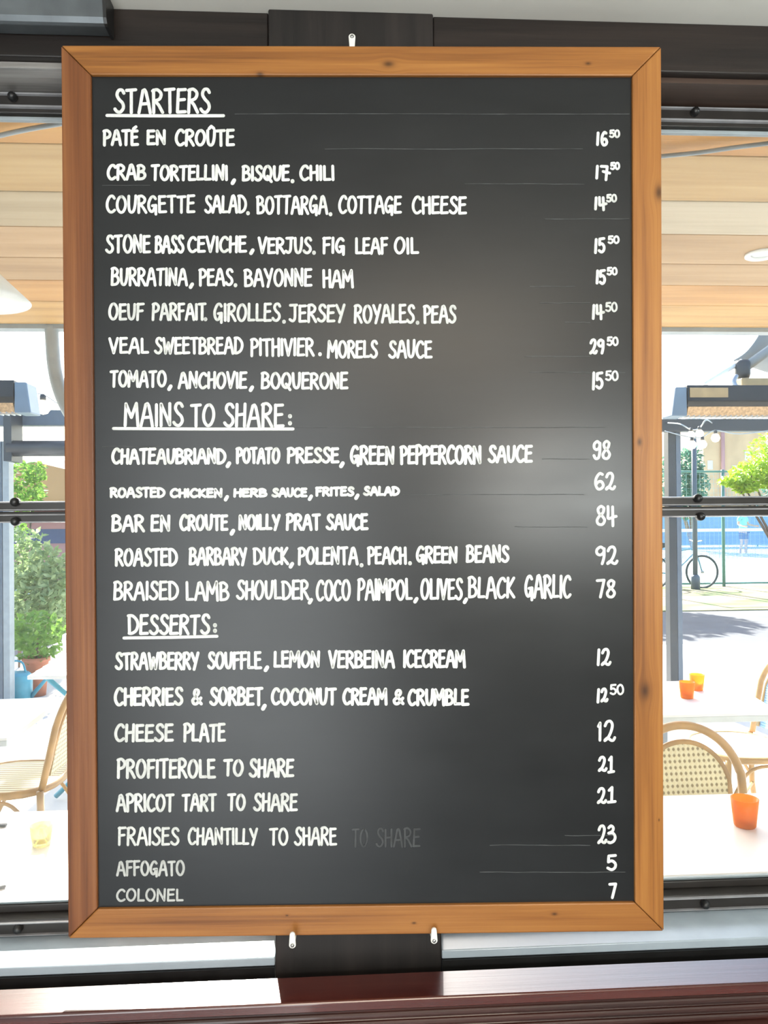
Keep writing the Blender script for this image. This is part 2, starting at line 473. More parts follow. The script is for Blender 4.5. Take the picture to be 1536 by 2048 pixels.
# dark valance end under the ceiling, upper left
v1 = at(213, 46, -.066)
vz = v1.z
vb = thing('valance_box', 'dark grey metal box fixed under the ceiling above the left window', 'box', (v1.x - .6, -.05, vz))
pf = [(PF + .007, vz + .003), (-.058, vz), (-.062, vz + .002), (-.066, vz + .008), (-.067, vz + .016), (-.071, CEIL - .0004), (PF + .007, CEIL - .0004)]
MB().prism(pf, 'x', v1.x - 1.2, v1.x - .004).build('casing', M['valance_metal'], vb, off=vb.location, bevel=.001)
MB().prism([(PF + .0065, vz - .001)] + [(a - .001, c - .001) for a, c in pf[1:5]] + [(-.0725, CEIL - .0004), (PF + .0065, CEIL - .0004)], 'x', v1.x - .004, v1.x).build('end_cap', M['black_metal'], vb, off=vb.location)

# ================================================================== THE CHALKBOARD
BW, BH, FW = 0.80738, 1.2, 0.0393
BT = 0.024
board = thing('chalkboard', 'black menu chalkboard in an orange pine frame with white hand lettering', 'chalkboard')
def rotm(yaw, pi, ro): return Matrix.Rotation(-yaw, 3, 'Z') @ Matrix.Rotation(pi, 3, 'X') @ Matrix.Rotation(ro, 3, 'Y')
BR = rotm(math.radians(2.38926088), math.radians(.72996126), math.radians(.17305717))
BC = Vector((.02808515, -.075 - .00195654, 1.58364239))
board.matrix_world = Matrix.Translation(BC) @ BR.to_4x4()
SLY = .005                                   # the slate lies a little behind the frame's face


def bl(px, py, y=SLY):
    """point of the photograph -> x, z on the board"""
    d = BR.transposed() @ ray(px, py); o_ = BR.transposed() @ (CAM - BC)
    t = (y - o_.y) / d.y; q = o_ + d * t; return q.x, q.z


MB().box(-BW / 2 + FW * .6, BW / 2 - FW * .6, SLY, BT - .004, -BH / 2 + FW * .6, BH / 2 - FW * .6).build('slate_panel', M['slate'], board)
slate = board.children[0]


def rail(length, cx, cz, ang, knots, cols, seed):
    kn = []
    Ri = Matrix.Rotation(-ang, 3, 'Y')
    for px, py, s in knots:
        x, z = bl(px, py, 0); q = Ri @ Vector((x - cx, 0, z - cz)); kn.append((q.x, q.z, s))
    mat = wood('pine_rail', *cols, knots=kn, seed=seed, rough=.42, grain=52)
    L = length / 2
    out = [(-L, FW / 2), (L, FW / 2), (L - FW, -FW / 2), (-L + FW, -FW / 2)]
    e = .0004
    out = [(-L + e, FW / 2), (L - e, FW / 2), (L - FW - e, -FW / 2), (-L + FW + e, -FW / 2)]
    o = MB().prism(out, 'y', 0, BT).build('frame_rail', mat, board, bevel=.0016)
    o.location = (cx, 0, cz); o.rotation_euler = (0, ang, 0)
    return o


OR1 = ((.44, .195, .046), (.305, .118, .025), (.12, .038, .008))
OR2 = ((.27, .105, .033), (.18, .060, .017), (.085, .025, .007))
OR3 = ((.40, .172, .042), (.28, .106, .023), (.12, .038, .008))
rail(BW, 0, BH / 2 - FW / 2, 0, ((520, 148, .005), (777, 128, .008), (1176, 127, .004)), OR1, 1.3)
rail(BW, 0, -BH / 2 + FW / 2, PI, ((574, 1831, .0022), (828, 1846, .003), (1109, 1828, .0038)), OR3, 4.4)
rail(BH, BW / 2 - FW / 2, 0, PI / 2, ((1318, 385, .010), (1279, 884, .006), (1290, 1382, .011), (1318, 1640, .002)), OR1, 7.9)
rail(BH, -BW / 2 + FW / 2, 0, -PI / 2, (), OR2, 11.2)

# ---- stroke lettering
G = {
 'A': (.60, [('l', [(0, -.02), (.10, .36), (.24, .96), (.33, 1.0), (.40, .9), (.52, .4), (.60, -.03)]), ('l', [(.10, .36), (.53, .39)])]),
 'B': (.50, [('l', [(.05, 1), (.03, 0)]), ('c', [(.0, .97), (.22, 1.02), (.42, .84), (.34, .62), (.08, .53)]), ('c', [(.08, .53), (.36, .52), (.5, .28), (.36, .05), (.02, .0)])]),
 'C': (.50, [('c', [(.50, .85), (.38, 1.0), (.2, .94), (.04, .62), (.03, .28), (.17, .02), (.34, 0), (.5, .12)])]),
 'D': (.56, [('l', [(.05, 1), (.05, 0)]), ('c', [(0, .99), (.26, .98), (.5, .74), (.56, .45), (.44, .15), (.2, .0), (.03, .0)])]),
 'E': (.44, [('l', [(.05, 1), (.04, .5), (.03, 0)]), ('l', [(.04, .98), (.42, 1.0)]), ('l', [(.04, .53), (.38, .56)]), ('l', [(.03, 0), (.44, .02)])]),
 'F': (.43, [('l', [(.06, 1), (.05, .5), (.04, -.03)]), ('l', [(.02, .97), (.43, 1.0)]), ('l', [(.05, .52), (.37, .56)])]),
 'G': (.54, [('c', [(.48, .86), (.36, 1.0), (.19, .93), (.04, .6), (.04, .28), (.17, .06), (.32, .1), (.45, .4)]), ('l', [(.27, .42), (.50, .45), (.49, -.12)])]),
 'H': (.48, [('l', [(.04, 1), (.03, -.02)]), ('l', [(.46, 1.02), (.45, -.02)]), ('l', [(.03, .5), (.46, .55)])]),
 'I': (.10, [('l', [(.05, 1), (.05, 0)])]),
 'J': (.46, [('l', [(.04, .98), (.46, 1.0)]), ('c', [(.34, 1.0), (.34, .55), (.31, .15), (.18, 0), (.0, .1)])]),
 'K': (.48, [('l', [(.05, 1), (.04, 0)]), ('l', [(.44, 1), (.07, .46), (.48, 0)])]),
 'L': (.40, [('l', [(.05, 1), (.04, .02), (.40, .03)])]),
 'M': (.68, [('l', [(.0, -.02), (.06, 1.0), (.33, .36), (.60, 1.02), (.66, -.03)])]),
 'N': (.54, [('l', [(.03, -.02), (.05, 1.0), (.48, .02), (.50, 1.02)])]),
 'O': (.58, [('c', [(.34, 1.0), (.16, .93), (.03, .6), (.05, .24), (.22, 0), (.42, .06), (.56, .4), (.53, .76), (.38, .98), (.26, .98)])]),
 'P': (.44, [('l', [(.05, 1), (.03, -.04)]), ('c', [(.0, .97), (.24, 1.02), (.44, .82), (.36, .56), (.06, .46)])]),
 'Q': (.60, [('c', [(.34, 1.0), (.16, .93), (.03, .6), (.05, .26), (.22, .04), (.42, .08), (.56, .4), (.53, .76), (.38, .98), (.26, .98)]), ('l', [(.30, .28), (.58, -.12)])]),
 'R': (.50, [('l', [(.05, 1), (.03, -.03)]), ('c', [(.0, .96), (.24, 1.02), (.44, .84), (.36, .6), (.08, .5)]), ('l', [(.12, .5), (.30, .32), (.50, -.02)])]),
 'S': (.46, [('c', [(.46, .86), (.36, 1.0), (.18, .98), (.10, .78), (.22, .57), (.40, .4), (.44, .18), (.28, .0), (.10, .03), (.0, .14)])]),
 'T': (.48, [('l', [(0, .97), (.48, 1.0)]), ('l', [(.25, .98), (.24, -.02)])]),
 'U': (.50, [('c', [(.03, 1.0), (.04, .5), (.10, .12), (.24, 0), (.38, .12), (.46, .5), (.48, 1.02)])]),
 'V': (.50, [('l', [(0, 1), (.24, -.01), (.50, 1.02)])]),
 'W': (.72, [('l', [(0, 1), (.17, 0), (.36, .72), (.52, 0), (.72, 1.02)])]),
 'Y': (.50, [('l', [(0, 1), (.24, .46)]), ('l', [(.50, 1.02), (.18, -.06)])]),
 '&': (.62, [('c', [(.60, .02), (.38, .32), (.16, .70), (.24, .96), (.40, .94), (.42, .74), (.22, .48), (.04, .26), (.12, .03), (.32, .05), (.58, .42)])]),
 '0': (.56, [('c', [(.30, 1.0), (.10, .85), (.03, .48), (.14, .1), (.32, 0), (.52, .22), (.54, .62), (.42, .94), (.26, 1.0)])]),
 '1': (.12, [('l', [(.08, 1), (.04, 0)])]),
 '!': (.40, [('l', [(0, .80), (.24, 1.0), (.22, 0)])]),
 '|': (.50, [('l', [(.08, .80), (.28, 1.0), (.26, .06)]), ('l', [(.02, 0), (.50, .05)])]),
 '2': (.54, [('c', [(.04, .76), (.14, .96), (.32, 1.0), (.42, .8), (.34, .45), (.18, .14), (.02, .0)]), ('c', [(.02, .02), (.16, .14), (.34, .02), (.46, .02), (.54, .16)])]),
 '3': (.52, [('c', [(.06, .88), (.22, 1.0), (.38, .88), (.32, .68), (.06, .56)]), ('c', [(.06, .56), (.36, .56), (.52, .34), (.42, .1), (.18, .0), (.04, .04)])]),
 '4': (.54, [('c', [(.04, 1.0), (.05, .62), (.04, .38), (.14, .34), (.34, .42), (.54, .46)]), ('l', [(.32, .98), (.34, -.06)])]),
 '5': (.50, [('l', [(.48, 1.0), (.08, .96), (.06, .56)]), ('c', [(.06, .54), (.28, .62), (.48, .42), (.46, .16), (.26, .0), (.02, .12)])]),
 '6': (.56, [('c', [(.46, .94), (.28, 1.0), (.08, .70), (.04, .32), (.18, .02), (.40, .04), (.52, .24), (.40, .48), (.20, .46), (.08, .30)])]),
 '7': (.50, [('l', [(.02, .97), (.46, 1.0), (.22, 0)])]),
 '%': (.56, [('l', [(.02, 1.0), (.40, .98), (.32, -.1)]), ('l', [(.14, .58), (.56, .44)])]),
 '8': (.54, [('c', [(.46, .90), (.28, 1.0), (.10, .84), (.16, .62), (.36, .46), (.50, .24), (.36, .02), (.12, .04), (.04, .24), (.18, .46), (.40, .66), (.46, .88)])]),
 '9': (.50, [('c', [(.44, .86), (.26, 1.0), (.06, .84), (.06, .62), (.22, .52), (.40, .64), (.45, .86)]), ('c', [(.45, .90), (.44, .4), (.34, .0)])]),
 '@': (.50, [('c', [(.44, .86), (.26, 1.0), (.06, .84), (.06, .62), (.22, .52), (.40, .64), (.45, .86)]), ('c', [(.45, .90), (.44, .4), (.36, .06), (.16, .0), (.04, .18)])]),
}
G['É'] = (G['E'][0], G['E'][1] + [('l', [(.16, 1.16), (.34, 1.30)])])
G['Û'] = (G['U'][0], G['U'][1] + [('l', [(.12, 1.14), (.26, 1.30), (.42, 1.16)])])
ZO = [0]


def ribbon(mb, pts, w, y):
    """chalk line of width w through board points (x, z): a low rounded bead of paint"""
    h = .0005
    n = 9
    for i in range(len(pts) - 1):
        a, c = Vector(pts[i]), Vector(pts[i + 1]); d = c - a
        if d.length < 1e-7: continue
        p = Vector((-d.y, d.x)).normalized() * (w / 2)
        q = p * .8
        mb.add([(a.x + p.x, y, a.y + p.y), (c.x + p.x, y, c.y + p.y), (a.x + q.x, y - h, a.y + q.y), (c.x + q.x, y - h, c.y + q.y),
                (a.x - q.x, y - h, a.y - q.y), (c.x - q.x, y - h, c.y - q.y), (a.x - p.x, y, a.y - p.y), (c.x - p.x, y, c.y - p.y)],
               [(0, 1, 3, 2), (2, 3, 5, 4), (4, 5, 7, 6)])
    for a in pts:
        vs = [(a[0] + w / 2 * math.cos(2 * PI * k / n), y, a[1] + w / 2 * math.sin(2 * PI * k / n)) for k in range(n)]
        vs += [(a[0] + w * .4 * math.cos(2 * PI * k / n), y - h * .98, a[1] + w * .4 * math.sin(2 * PI * k / n)) for k in range(n)]
        mb.add(vs, [tuple(range(n, 2 * n))] + [(k, (k + 1) % n, n + (k + 1) % n, n + k) for k in range(n)])


def word(mb, txt, x0, x1, yt, yb, w=7.2, dy=0.0, gap=.15, jit=1.0):
    """letters of one word between photo columns x0 and x1, cap line yt, baseline yb; dy = rise over the word"""
    x0 += w / 2; x1 -= w / 2; yt += w / 2; yb -= w / 2
    w *= .80
    tot = sum(G[c][0] for c in txt) + gap * (len(txt) - 1)
    sx = (x1 - x0) / tot if tot else 1
    if len(txt) == 1 and txt in 'I1': sx = 30
    cx = 0.0; ws = w * (1.2 / 1790)
    for c in txt:
        gw, st = G[c]
        j1, j2, sl = random.uniform(-.03, .03) * jit, random.uniform(-.03, .03) * jit, random.uniform(-.03, .03) * jit
        for kind, pts in st:
            P = []
            if kind == 'c': pts = [(v.x, v.y) for v in smooth_path([(a, e, 0) for a, e in pts], 4)]
            for a, e in pts:
                u = x0 + sx * (cx + a) + sl * (e - .5) * (yb - yt); f = (cx + a) / tot
                v = yb - (yb - yt) * (e * (1 + j2) + j1 * .5) - dy * f
                P.append(bl(u, v))
            ZO[0] = (ZO[0] + 1) % 40
            ribbon(mb, P, ws, SLY - .00006 - ZO[0] * .000002)
        cx += gw + gap


def dot(mb, x, y, w, comma=False):
    p = bl(x, y); ws = w * (1.2 / 1790)
    ribbon(mb, [bl(x + 1.5, y - 2.5), bl(x - 2, y + 3.5)] if comma else [p, bl(x, y + 1)], ws * 1.05, SLY - .0001)


D3 = [  # (name, material, stroke, [(word, x0, x1, cap, base[, rise])], [(mark, x, y)], underline)
 ('heading', 'chalk', 8.2, [('STARTERS', 226, 423, 175, 228)], [], (214, 231, 447, 231.5)),
 ('dish_line', 'chalk', 7.8, [('PATÉ', 204, 279, 257, 293), ('EN', 291, 334, 258, 292), ('CROÛTE', 348, 471, 257, 294)], [], None),
 ('dish_line', 'chalk', 7.6, [('CRAB', 212, 294, 327, 362), ('TORTELLINI', 300, 458, 328, 363), ('BISQUE', 482, 581, 329, 364), ('CHILI', 597, 671, 328, 363)], [(',', 467, 363), ('.', 585, 362)], None),
 ('dish_line', 'chalk', 7.2, [('COURGETTE', 210, 392, 389, 428), ('SALAD', 407, 495, 389, 428), ('BOTTARGA', 511, 657, 390, 430), ('COTTAGE', 675, 805, 390, 429), ('CHEESE', 822, 935, 391, 430)], [('.', 496, 426), ('.', 661, 428)], None),
 ('dish_line', 'chalk', 7.4, [('STONE', 209, 303, 468, 508), ('BASS', 308, 370, 469, 508), ('CEVICHE', 373, 495, 471, 507), ('VERJUS', 514, 625, 473, 509), ('FIG', 643, 692, 473, 509), ('LEAF', 708, 778, 473, 510), ('OIL', 786, 839, 473, 510)], [(',', 504, 503), ('.', 628, 505)], None),
 ('dish_line', 'chalk', 7.2, [('BURRATINA', 220, 377, 534, 573), ('PEAS', 396, 468, 535, 573), ('BAYONNE', 486, 626, 536, 575), ('HAM', 643, 709, 537, 577)], [(',', 383, 571), ('.', 471, 570)], None),
 ('dish_line', 'chalk_mid', 7.2, [('OEUF', 215, 290, 605, 642), ('PARFAIT', 302, 414, 604, 642), ('GIROLLES', 425, 563, 605, 645), ('JERSEY', 576, 692, 607, 646), ('ROYALES', 706, 831, 607, 648), ('PEAS', 845, 914, 609, 648)], [('.', 411, 638), ('.', 568, 643), ('.', 835, 645)], None),
 ('dish_line', 'chalk', 7.2, [('VEAL', 216, 299, 674, 709), ('SWEETBREAD', 307, 488, 673, 710), ('PITHIVIER', 499, 630, 675, 714), ('MORELS', 653, 757, 679, 718), ('SAUCE', 775, 866, 679, 718)], [('.', 640, 708)], None),
 ('dish_line', 'chalk', 7.4, [('TOMATO', 218, 335, 739, 776), ('ANCHOVIE', 354, 496, 742, 779), ('BOQUERONE', 520, 698, 743, 780)], [(',', 340, 775), (',', 503, 777)], None),
 ('heading', 'chalk', 8.0, [('MAINS', 246, 369, 804, 855), ('TO', 379, 432, 805, 855), ('SHARE', 445, 570, 805, 856)], [('.', 580, 832), ('.', 580, 846)], (227, 857, 586, 858)),
 ('dish_line', 'chalk', 8.0, [('CHATEAUBRIAND', 221, 454, 895, 930), ('POTATO', 470, 562, 893, 929), ('PRESSE', 572, 680, 893, 928), ('GREEN', 698, 791, 890, 931), ('PEPPERCORN', 798, 965, 889, 930), ('SAUCE', 974, 1067, 889, 927)], [(',', 457, 929), (',', 684, 929)], None),
 ('dish_line', 'chalk', 7.2, [('ROASTED', 218, 332, 973, 997), ('CHICKEN', 338, 447, 975, 997), ('HERB', 465, 536, 975, 996), ('SAUCE', 542, 616, 974, 996), ('FRITES', 629, 710, 972, 994), ('SALAD', 725, 801, 971, 993)], [(',', 453, 996), (',', 621, 995), (',', 714, 993)], None),
 ('dish_line', 'chalk', 8.0, [('BAR', 221, 291, 1028, 1065), ('EN', 299, 343, 1028, 1065), ('CROUTE', 357, 458, 1027, 1063), ('NOILLY', 475, 562, 1027, 1062), ('PRAT', 570, 643, 1026, 1062), ('SAUCE', 650, 738, 1026, 1062)], [(',', 465, 1064)], None),
 ('dish_line', 'chalk', 7.6, [('ROASTED', 228, 357, 1095, 1134), ('BARBARY', 376, 496, 1093, 1132), ('DUCK', 504, 579, 1093, 1131), ('POLENTA', 594, 718, 1092, 1131), ('PEACH', 733, 815, 1092, 1130), ('GREEN', 830, 917, 1091, 1128), ('BEANS', 930, 1020, 1089, 1127)], [(',', 583, 1130), ('.', 723, 1130), ('.', 820, 1126)], None),
 ('dish_line', 'chalk', 7.4, [('BRAISED', 225, 359, 1161, 1202), ('LAMB', 369, 460, 1161, 1203), ('SHOULDER', 471, 620, 1159, 1201), ('COCO', 630, 703, 1157, 1203), ('PAIMPOL', 713, 826, 1156, 1202), ('OLIVES', 839, 927, 1155, 1201), ('BLACK', 934, 1032, 1152, 1198), ('GARLIC', 1047, 1144, 1148, 1198)], [(',', 621, 1202), (',', 832, 1200), (',', 931, 1201)], None),
 ('heading', 'chalk', 8.0, [('DESSERTS', 253, 422, 1227, 1271)], [('.', 430, 1250), ('.', 430, 1261)], (248, 1276, 434, 1272.5)),
 ('dish_line', 'chalk', 7.8, [('STRAWBERRY', 228, 400, 1303, 1341), ('SOUFFLE', 413, 525, 1302, 1340), ('LEMON', 545, 642, 1300, 1337), ('VERBEINA', 655, 791, 1299, 1338), ('ICECREAM', 804, 933, 1298, 1337)], [(',', 533, 1337)], None),
 ('dish_line', 'chalk', 8.2, [('CHERRIES', 226, 368, 1373, 1413), ('&', 380, 407, 1374, 1412), ('SORBET', 417, 528, 1373, 1413), ('COCONUT', 540, 675, 1374, 1412), ('CREAM', 683, 777, 1374, 1412), ('&', 783, 811, 1376, 1412), ('CRUMBLE', 813, 940, 1376, 1413)], [(',', 528, 1414)], None),
 ('dish_line', 'chalk_mid', 7.8, [('CHEESE', 227, 349, 1446, 1485), ('PLATE', 365, 453, 1445, 1485)], [], None),
 ('dish_line', 'chalk_mid', 7.8, [('PROFITEROLE', 232, 433, 1516, 1558), ('TO', 445, 489, 1516, 1554), ('SHARE', 496, 590, 1516, 1556)], [], None),
 ('dish_line', 'chalk_mid', 7.4, [('APRICOT', 230, 350, 1586, 1625), ('TART', 362, 435, 1586, 1624), ('TO', 453, 493, 1586, 1623), ('SHARE', 505, 597, 1585, 1624)], [], None),
 ('dish_line', 'chalk_mid', 6.8, [('FRAISES', 234, 360, 1653, 1692), ('CHANTILLY', 374, 517, 1654, 1691), ('TO', 537, 578, 1654, 1692), ('SHARE', 587, 675, 1653, 1692)], [], None),
 ('dish_line', 'chalk_thin', 6.4, [('AFFOGATO', 231, 371, 1720, 1753)], [], None),
 ('dish_line', 'chalk_thin', 5.8, [('COLONEL', 231, 368, 1776, 1804)], [], None),
]
for nm, mt, w, ws, marks, ul in D3:
    mb = MB()
    for t in ws: word(mb, t[0], t[1], t[2], t[3], t[4], w)
    for c, x, y in marks: dot(mb, x, y, w, c == ',')
    if ul: ribbon(mb, [bl(ul[0], ul[1]), bl((ul[0] + ul[2]) / 2, (ul[1] + ul[3]) / 2 + .6), bl(ul[2], ul[3])], w * .8 * (1.2 / 1790), SLY - .0001)
    o = mb.build(nm, M[mt], slate); o['label'] = 'white chalk lettering'
PR = [
 ('chalk', [('1', 1190, 1197.5, 262, 293), ('6', 1199, 1218, 261, 294), ('50', 1217, 1241, 258, 277)]),
 ('chalk', [('1', 1188.5, 1196.5, 329, 360), ('%', 1198, 1223, 329, 361), ('50', 1219, 1241, 323, 341)]),
 ('chalk_mid', [('1', 1186, 1193, 392, 422), ('4', 1194, 1216, 391, 422), ('50', 1211, 1235, 387, 406)]),
 ('chalk', [('1', 1186, 1193, 475, 509), ('5', 1194, 1212, 473, 508), ('50', 1214, 1240, 470, 489)]),
 ('chalk', [('1', 1189, 1196, 538, 570), ('5', 1196, 1213, 537, 571), ('50', 1212, 1236, 533, 552)]),
 ('chalk_mid', [('1', 1181.5, 1188.5, 607, 641), ('4', 1189, 1211, 607, 640), ('50', 1209, 1236, 603, 625)]),
 ('chalk', [('29', 1177, 1211, 676, 710), ('50', 1212, 1238, 672, 693)]),
 ('chalk', [('1', 1181.5, 1189, 742, 782), ('5', 1189, 1208, 742, 780), ('50', 1209, 1238, 740, 763)]),
 ('chalk', [('@8', 1183, 1224, 879, 921)]),
 ('chalk', [('62', 1186, 1233, 943, 982)]),
 ('chalk', [('84', 1189, 1236, 1009, 1053)]),
 ('chalk', [('92', 1188, 1238, 1090, 1131)]),
 ('chalk', [('78', 1190, 1234, 1157, 1198)]),
 ('chalk', [('1', 1191.5, 1199, 1296, 1333), ('2', 1200, 1224, 1295, 1333)]),
 ('chalk', [('1', 1191, 1199, 1375, 1408), ('2', 1199, 1218, 1374, 1406), ('50', 1218, 1249, 1367, 1391)]),
 ('chalk', [('!', 1193, 1206, 1442, 1484), ('2', 1205, 1233, 1439, 1485)]),
 ('chalk', [('2', 1194, 1216, 1511, 1545), ('|', 1213, 1231, 1510, 1548)]),
 ('chalk', [('2', 1192, 1215, 1573, 1609), ('|', 1212, 1234, 1571, 1608)]),
 ('chalk', [('23', 1193, 1234, 1648, 1689)]),
 ('chalk', [('5', 1211, 1235, 1707, 1743)]),
 ('chalk', [('7', 1215, 1236, 1764, 1799)]),
]
for mt, ws in PR:
    mb = MB()
    for t in ws: word(mb, t[0], t[1], t[2], t[3], t[4], 5.4 if t[0] == '50' else 7.4, gap=.12, jit=.4)
    mb.build('price', M[mt], slate)['label'] = 'white chalk price'
for xa, xb, y in ((470, 1258, 228), (650, 1165, 298), (930, 1168, 368), (1090, 1258, 438), (1060, 1150, 573), (1080, 1180, 606), (1130, 1180, 645), (1050, 1180, 713), (1060, 1250, 745),
                  (590, 1210, 855), (205, 340, 893), (1085, 1180, 918), (805, 1168, 989), (1030, 1175, 1054), (205, 300, 371), (1130, 1230, 1671), (960, 1250, 1744), (980, 1180, 1690)):
    mb = MB(); pts_ = [bl(xa + (xb - xa) * k / 8, y + random.uniform(-.6, .6)) for k in range(9)]
    ribbon(mb, pts_, .0010, SLY - .00004)
    mb.build('guide_line', M['rule'], slate)['label'] = 'faint chalk guide line'
mb = MB()
word(mb, 'TO', 702, 738, 1655, 1695, 6); word(mb, 'SHARE', 750, 842, 1655, 1695, 6)
mb.build('rubbed_out_lettering', M['chalk_ghost'], slate)['label'] = 'faint half rubbed out lettering'

# ------------------------------------------------------------------ white turn clips holding the board
def clip(px, py, tip, label):
    """px,py: screw in the photo; tip = +1 the long end points down on to the frame, -1 up"""
    yb = -.0805
    p = at(px, py, yb)
    c = thing('turn_clip', label, 'clip', p, 0, 'white clips around the chalkboard')
    out = []
    for k in range(9): a = PI * k / 8; out.append((.0046 * math.cos(a), .0042 * math.sin(a) * 1.0))
    for k in range(9): a = PI + PI * k / 8; out.append((.0036 * math.cos(a), -.0135 + .0036 * math.sin(a)))
    if tip < 0: out = [(a, -e) for a, e in out]
    MB().prism(out, 'y', -.0022, .0012).build('plate', M['plastic'], c, bevel=.0008)
    Mx = Matrix.Rotation(PI / 2, 4, 'X')
    MB().lathe([(.0016, -.0405), (.0016, .0023), (.0026, .0026), (.002, .0036), (0, .0038)], 14, Mx).build('screw', M['screw'], c)
    MB().lathe([(.0036, -.0405), (.0036, -.0012)], 14, Mx).build('spacer', M['plastic'], c)


clip(704, 75, 1, 'white plastic turn clip on the dark post above the chalkboard')
clip(585, 1889, -1, 'white plastic turn clip below the chalkboard at the left edge of the post')
clip(868, 1880, -1, 'white plastic turn clip below the chalkboard at the right edge of the post')

# ================================================================== THE TERRACE OUTSIDE
M['concrete'] = plain('pale_paving', (.50, .49, .47), .85, var=.12, scale=1.6)
M['asphalt'] = plain('asphalt', (.085, .09, .105), .85, var=.15, scale=2.5)
M['court'] = plain('court', (.50, .66, .66), .8, var=.05, scale=.4)
M['verge'], ntv, bv = newmat('dry_verge')
nv = nd(ntv, 'ShaderNodeTexNoise', i_Vector=coords(ntv, (.5, 1.2, 1)), i_Scale=1.3, i_Detail=6.0)
ntv.links.new(ramp(ntv, nv.outputs[0], [(.40, (.30, .24, .15)), (.50, (.20, .19, .09)), (.60, (.10, .17, .04))]), bv.inputs['Base Color']); bv.inputs['Roughness'].default_value = .9
M['table_white'] = plain('white_table', (.82, .82, .80), .35, var=.03)
M['table_edge'] = plain('table_edge', (.62, .66, .66), .45, var=.05)
M['leg_grey'] = plain('leg_grey', (.30, .32, .35), .4, var=.06)
M['rattan'] = plain('rattan_pole', (.46, .27, .10), .35, var=.25, scale=12)
M['cream_weave'] = weave('cream_weave', (.82, .72, .45), (.30, .22, .10))
M['blue_weave'] = weave('blue_weave', (.42, .62, .82), (.10, .20, .36), 60)
M['teal'] = plain('teal_metal', (.06, .32, .42), .4, var=.1)
M['terracotta'] = plain('terracotta', (.46, .17, .10), .8, var=.12)
M['soil'] = plain('soil', (.06, .04, .03), .9, var=.3)
M['bark'] = plain('bark', (.16, .11, .08), .9, var=.3)
M['leaf'] = leafmat('leaf', (.08, .20, .03), (.24, .42, .07))
M['leaf_pale'] = leafmat('leaf_pale', (.16, .26, .10), (.42, .52, .26))
M['leaf_lime'] = leafmat('leaf_lime', (.26, .46, .02), (.52, .66, .05))
M['leaf_blue'] = leafmat('leaf_blue', (.05, .16, .10), (.12, .30, .20))
M['amber'], nt_, b_ = newmat('amber_glass')
nt_.nodes.remove(b_)
a1 = nd(nt_, 'ShaderNodeBsdfTransparent'); a1.inputs[0].default_value = (1, .62, .10, 1)
a2 = nd(nt_, 'ShaderNodeBsdfPrincipled'); a2.inputs['Base Color'].default_value = (.85, .30, .02, 1); a2.inputs['Roughness'].default_value = .08
a3 = nd(nt_, 'ShaderNodeBsdfTranslucent'); a3.inputs[0].default_value = (1, .45, .04, 1)
am1 = nd(nt_, 'ShaderNodeMixShader', i_0=.5); nt_.links.new(a2.outputs[0], am1.inputs[1]); nt_.links.new(a3.outputs[0], am1.inputs[2])
am2 = nd(nt_, 'ShaderNodeMixShader', i_0=.6); nt_.links.new(a1.outputs[0], am2.inputs[1]); nt_.links.new(am1.outputs[0], am2.inputs[2])
nt_.links.new(am2.outputs[0], nt_.nodes['Material Output'].inputs[0])
M['pale_glass'] = glassmat('pale_yellow_glass', (1, .9, .35), haze=.3)
M['wax'] = plain('candle_wax', (.85, .80, .68), .5, var=.03)
M['bulb'] = emit('lit_bulb', (1, .86, .62), 7.0)
M['copper'] = plain('copper_grille', (.55, .36, .20), .4, metal=.3, var=.3, scale=90)
M['tan_plate'] = plain('tan_plate', (.42, .29, .14), .5, var=.15)
M['fabric'] = plain('awning_fabric', (.26, .28, .29), .8, var=.05)
M['heater'] = plain('heater_black', (.010, .011, .013), .4, var=.15)
M['bracket'] = plain('bracket_grey', (.16, .22, .28), .35, var=.08)
M['frame_blue'] = plain('frame_blue_grey', (.10, .13, .17), .4, var=.1)
M['frame_dark'] = plain('frame_dark', (.03, .036, .045), .4, var=.1)

# ground
struct('floor_terrace', MB().box(-30, 30, .35, 7.55, -.08, 0), M['concrete'])
struct('floor_road', MB().box(-60, 60, 7.55, 10.6, -.10, -.02), M['asphalt'])
struct('floor_verge', MB().box(-60, 60, 10.6, 14.7, -.10, -.005), M['verge'])
struct('floor_court', MB().box(-60, 60, 14.7, 90, -.10, -.012), M['court'])

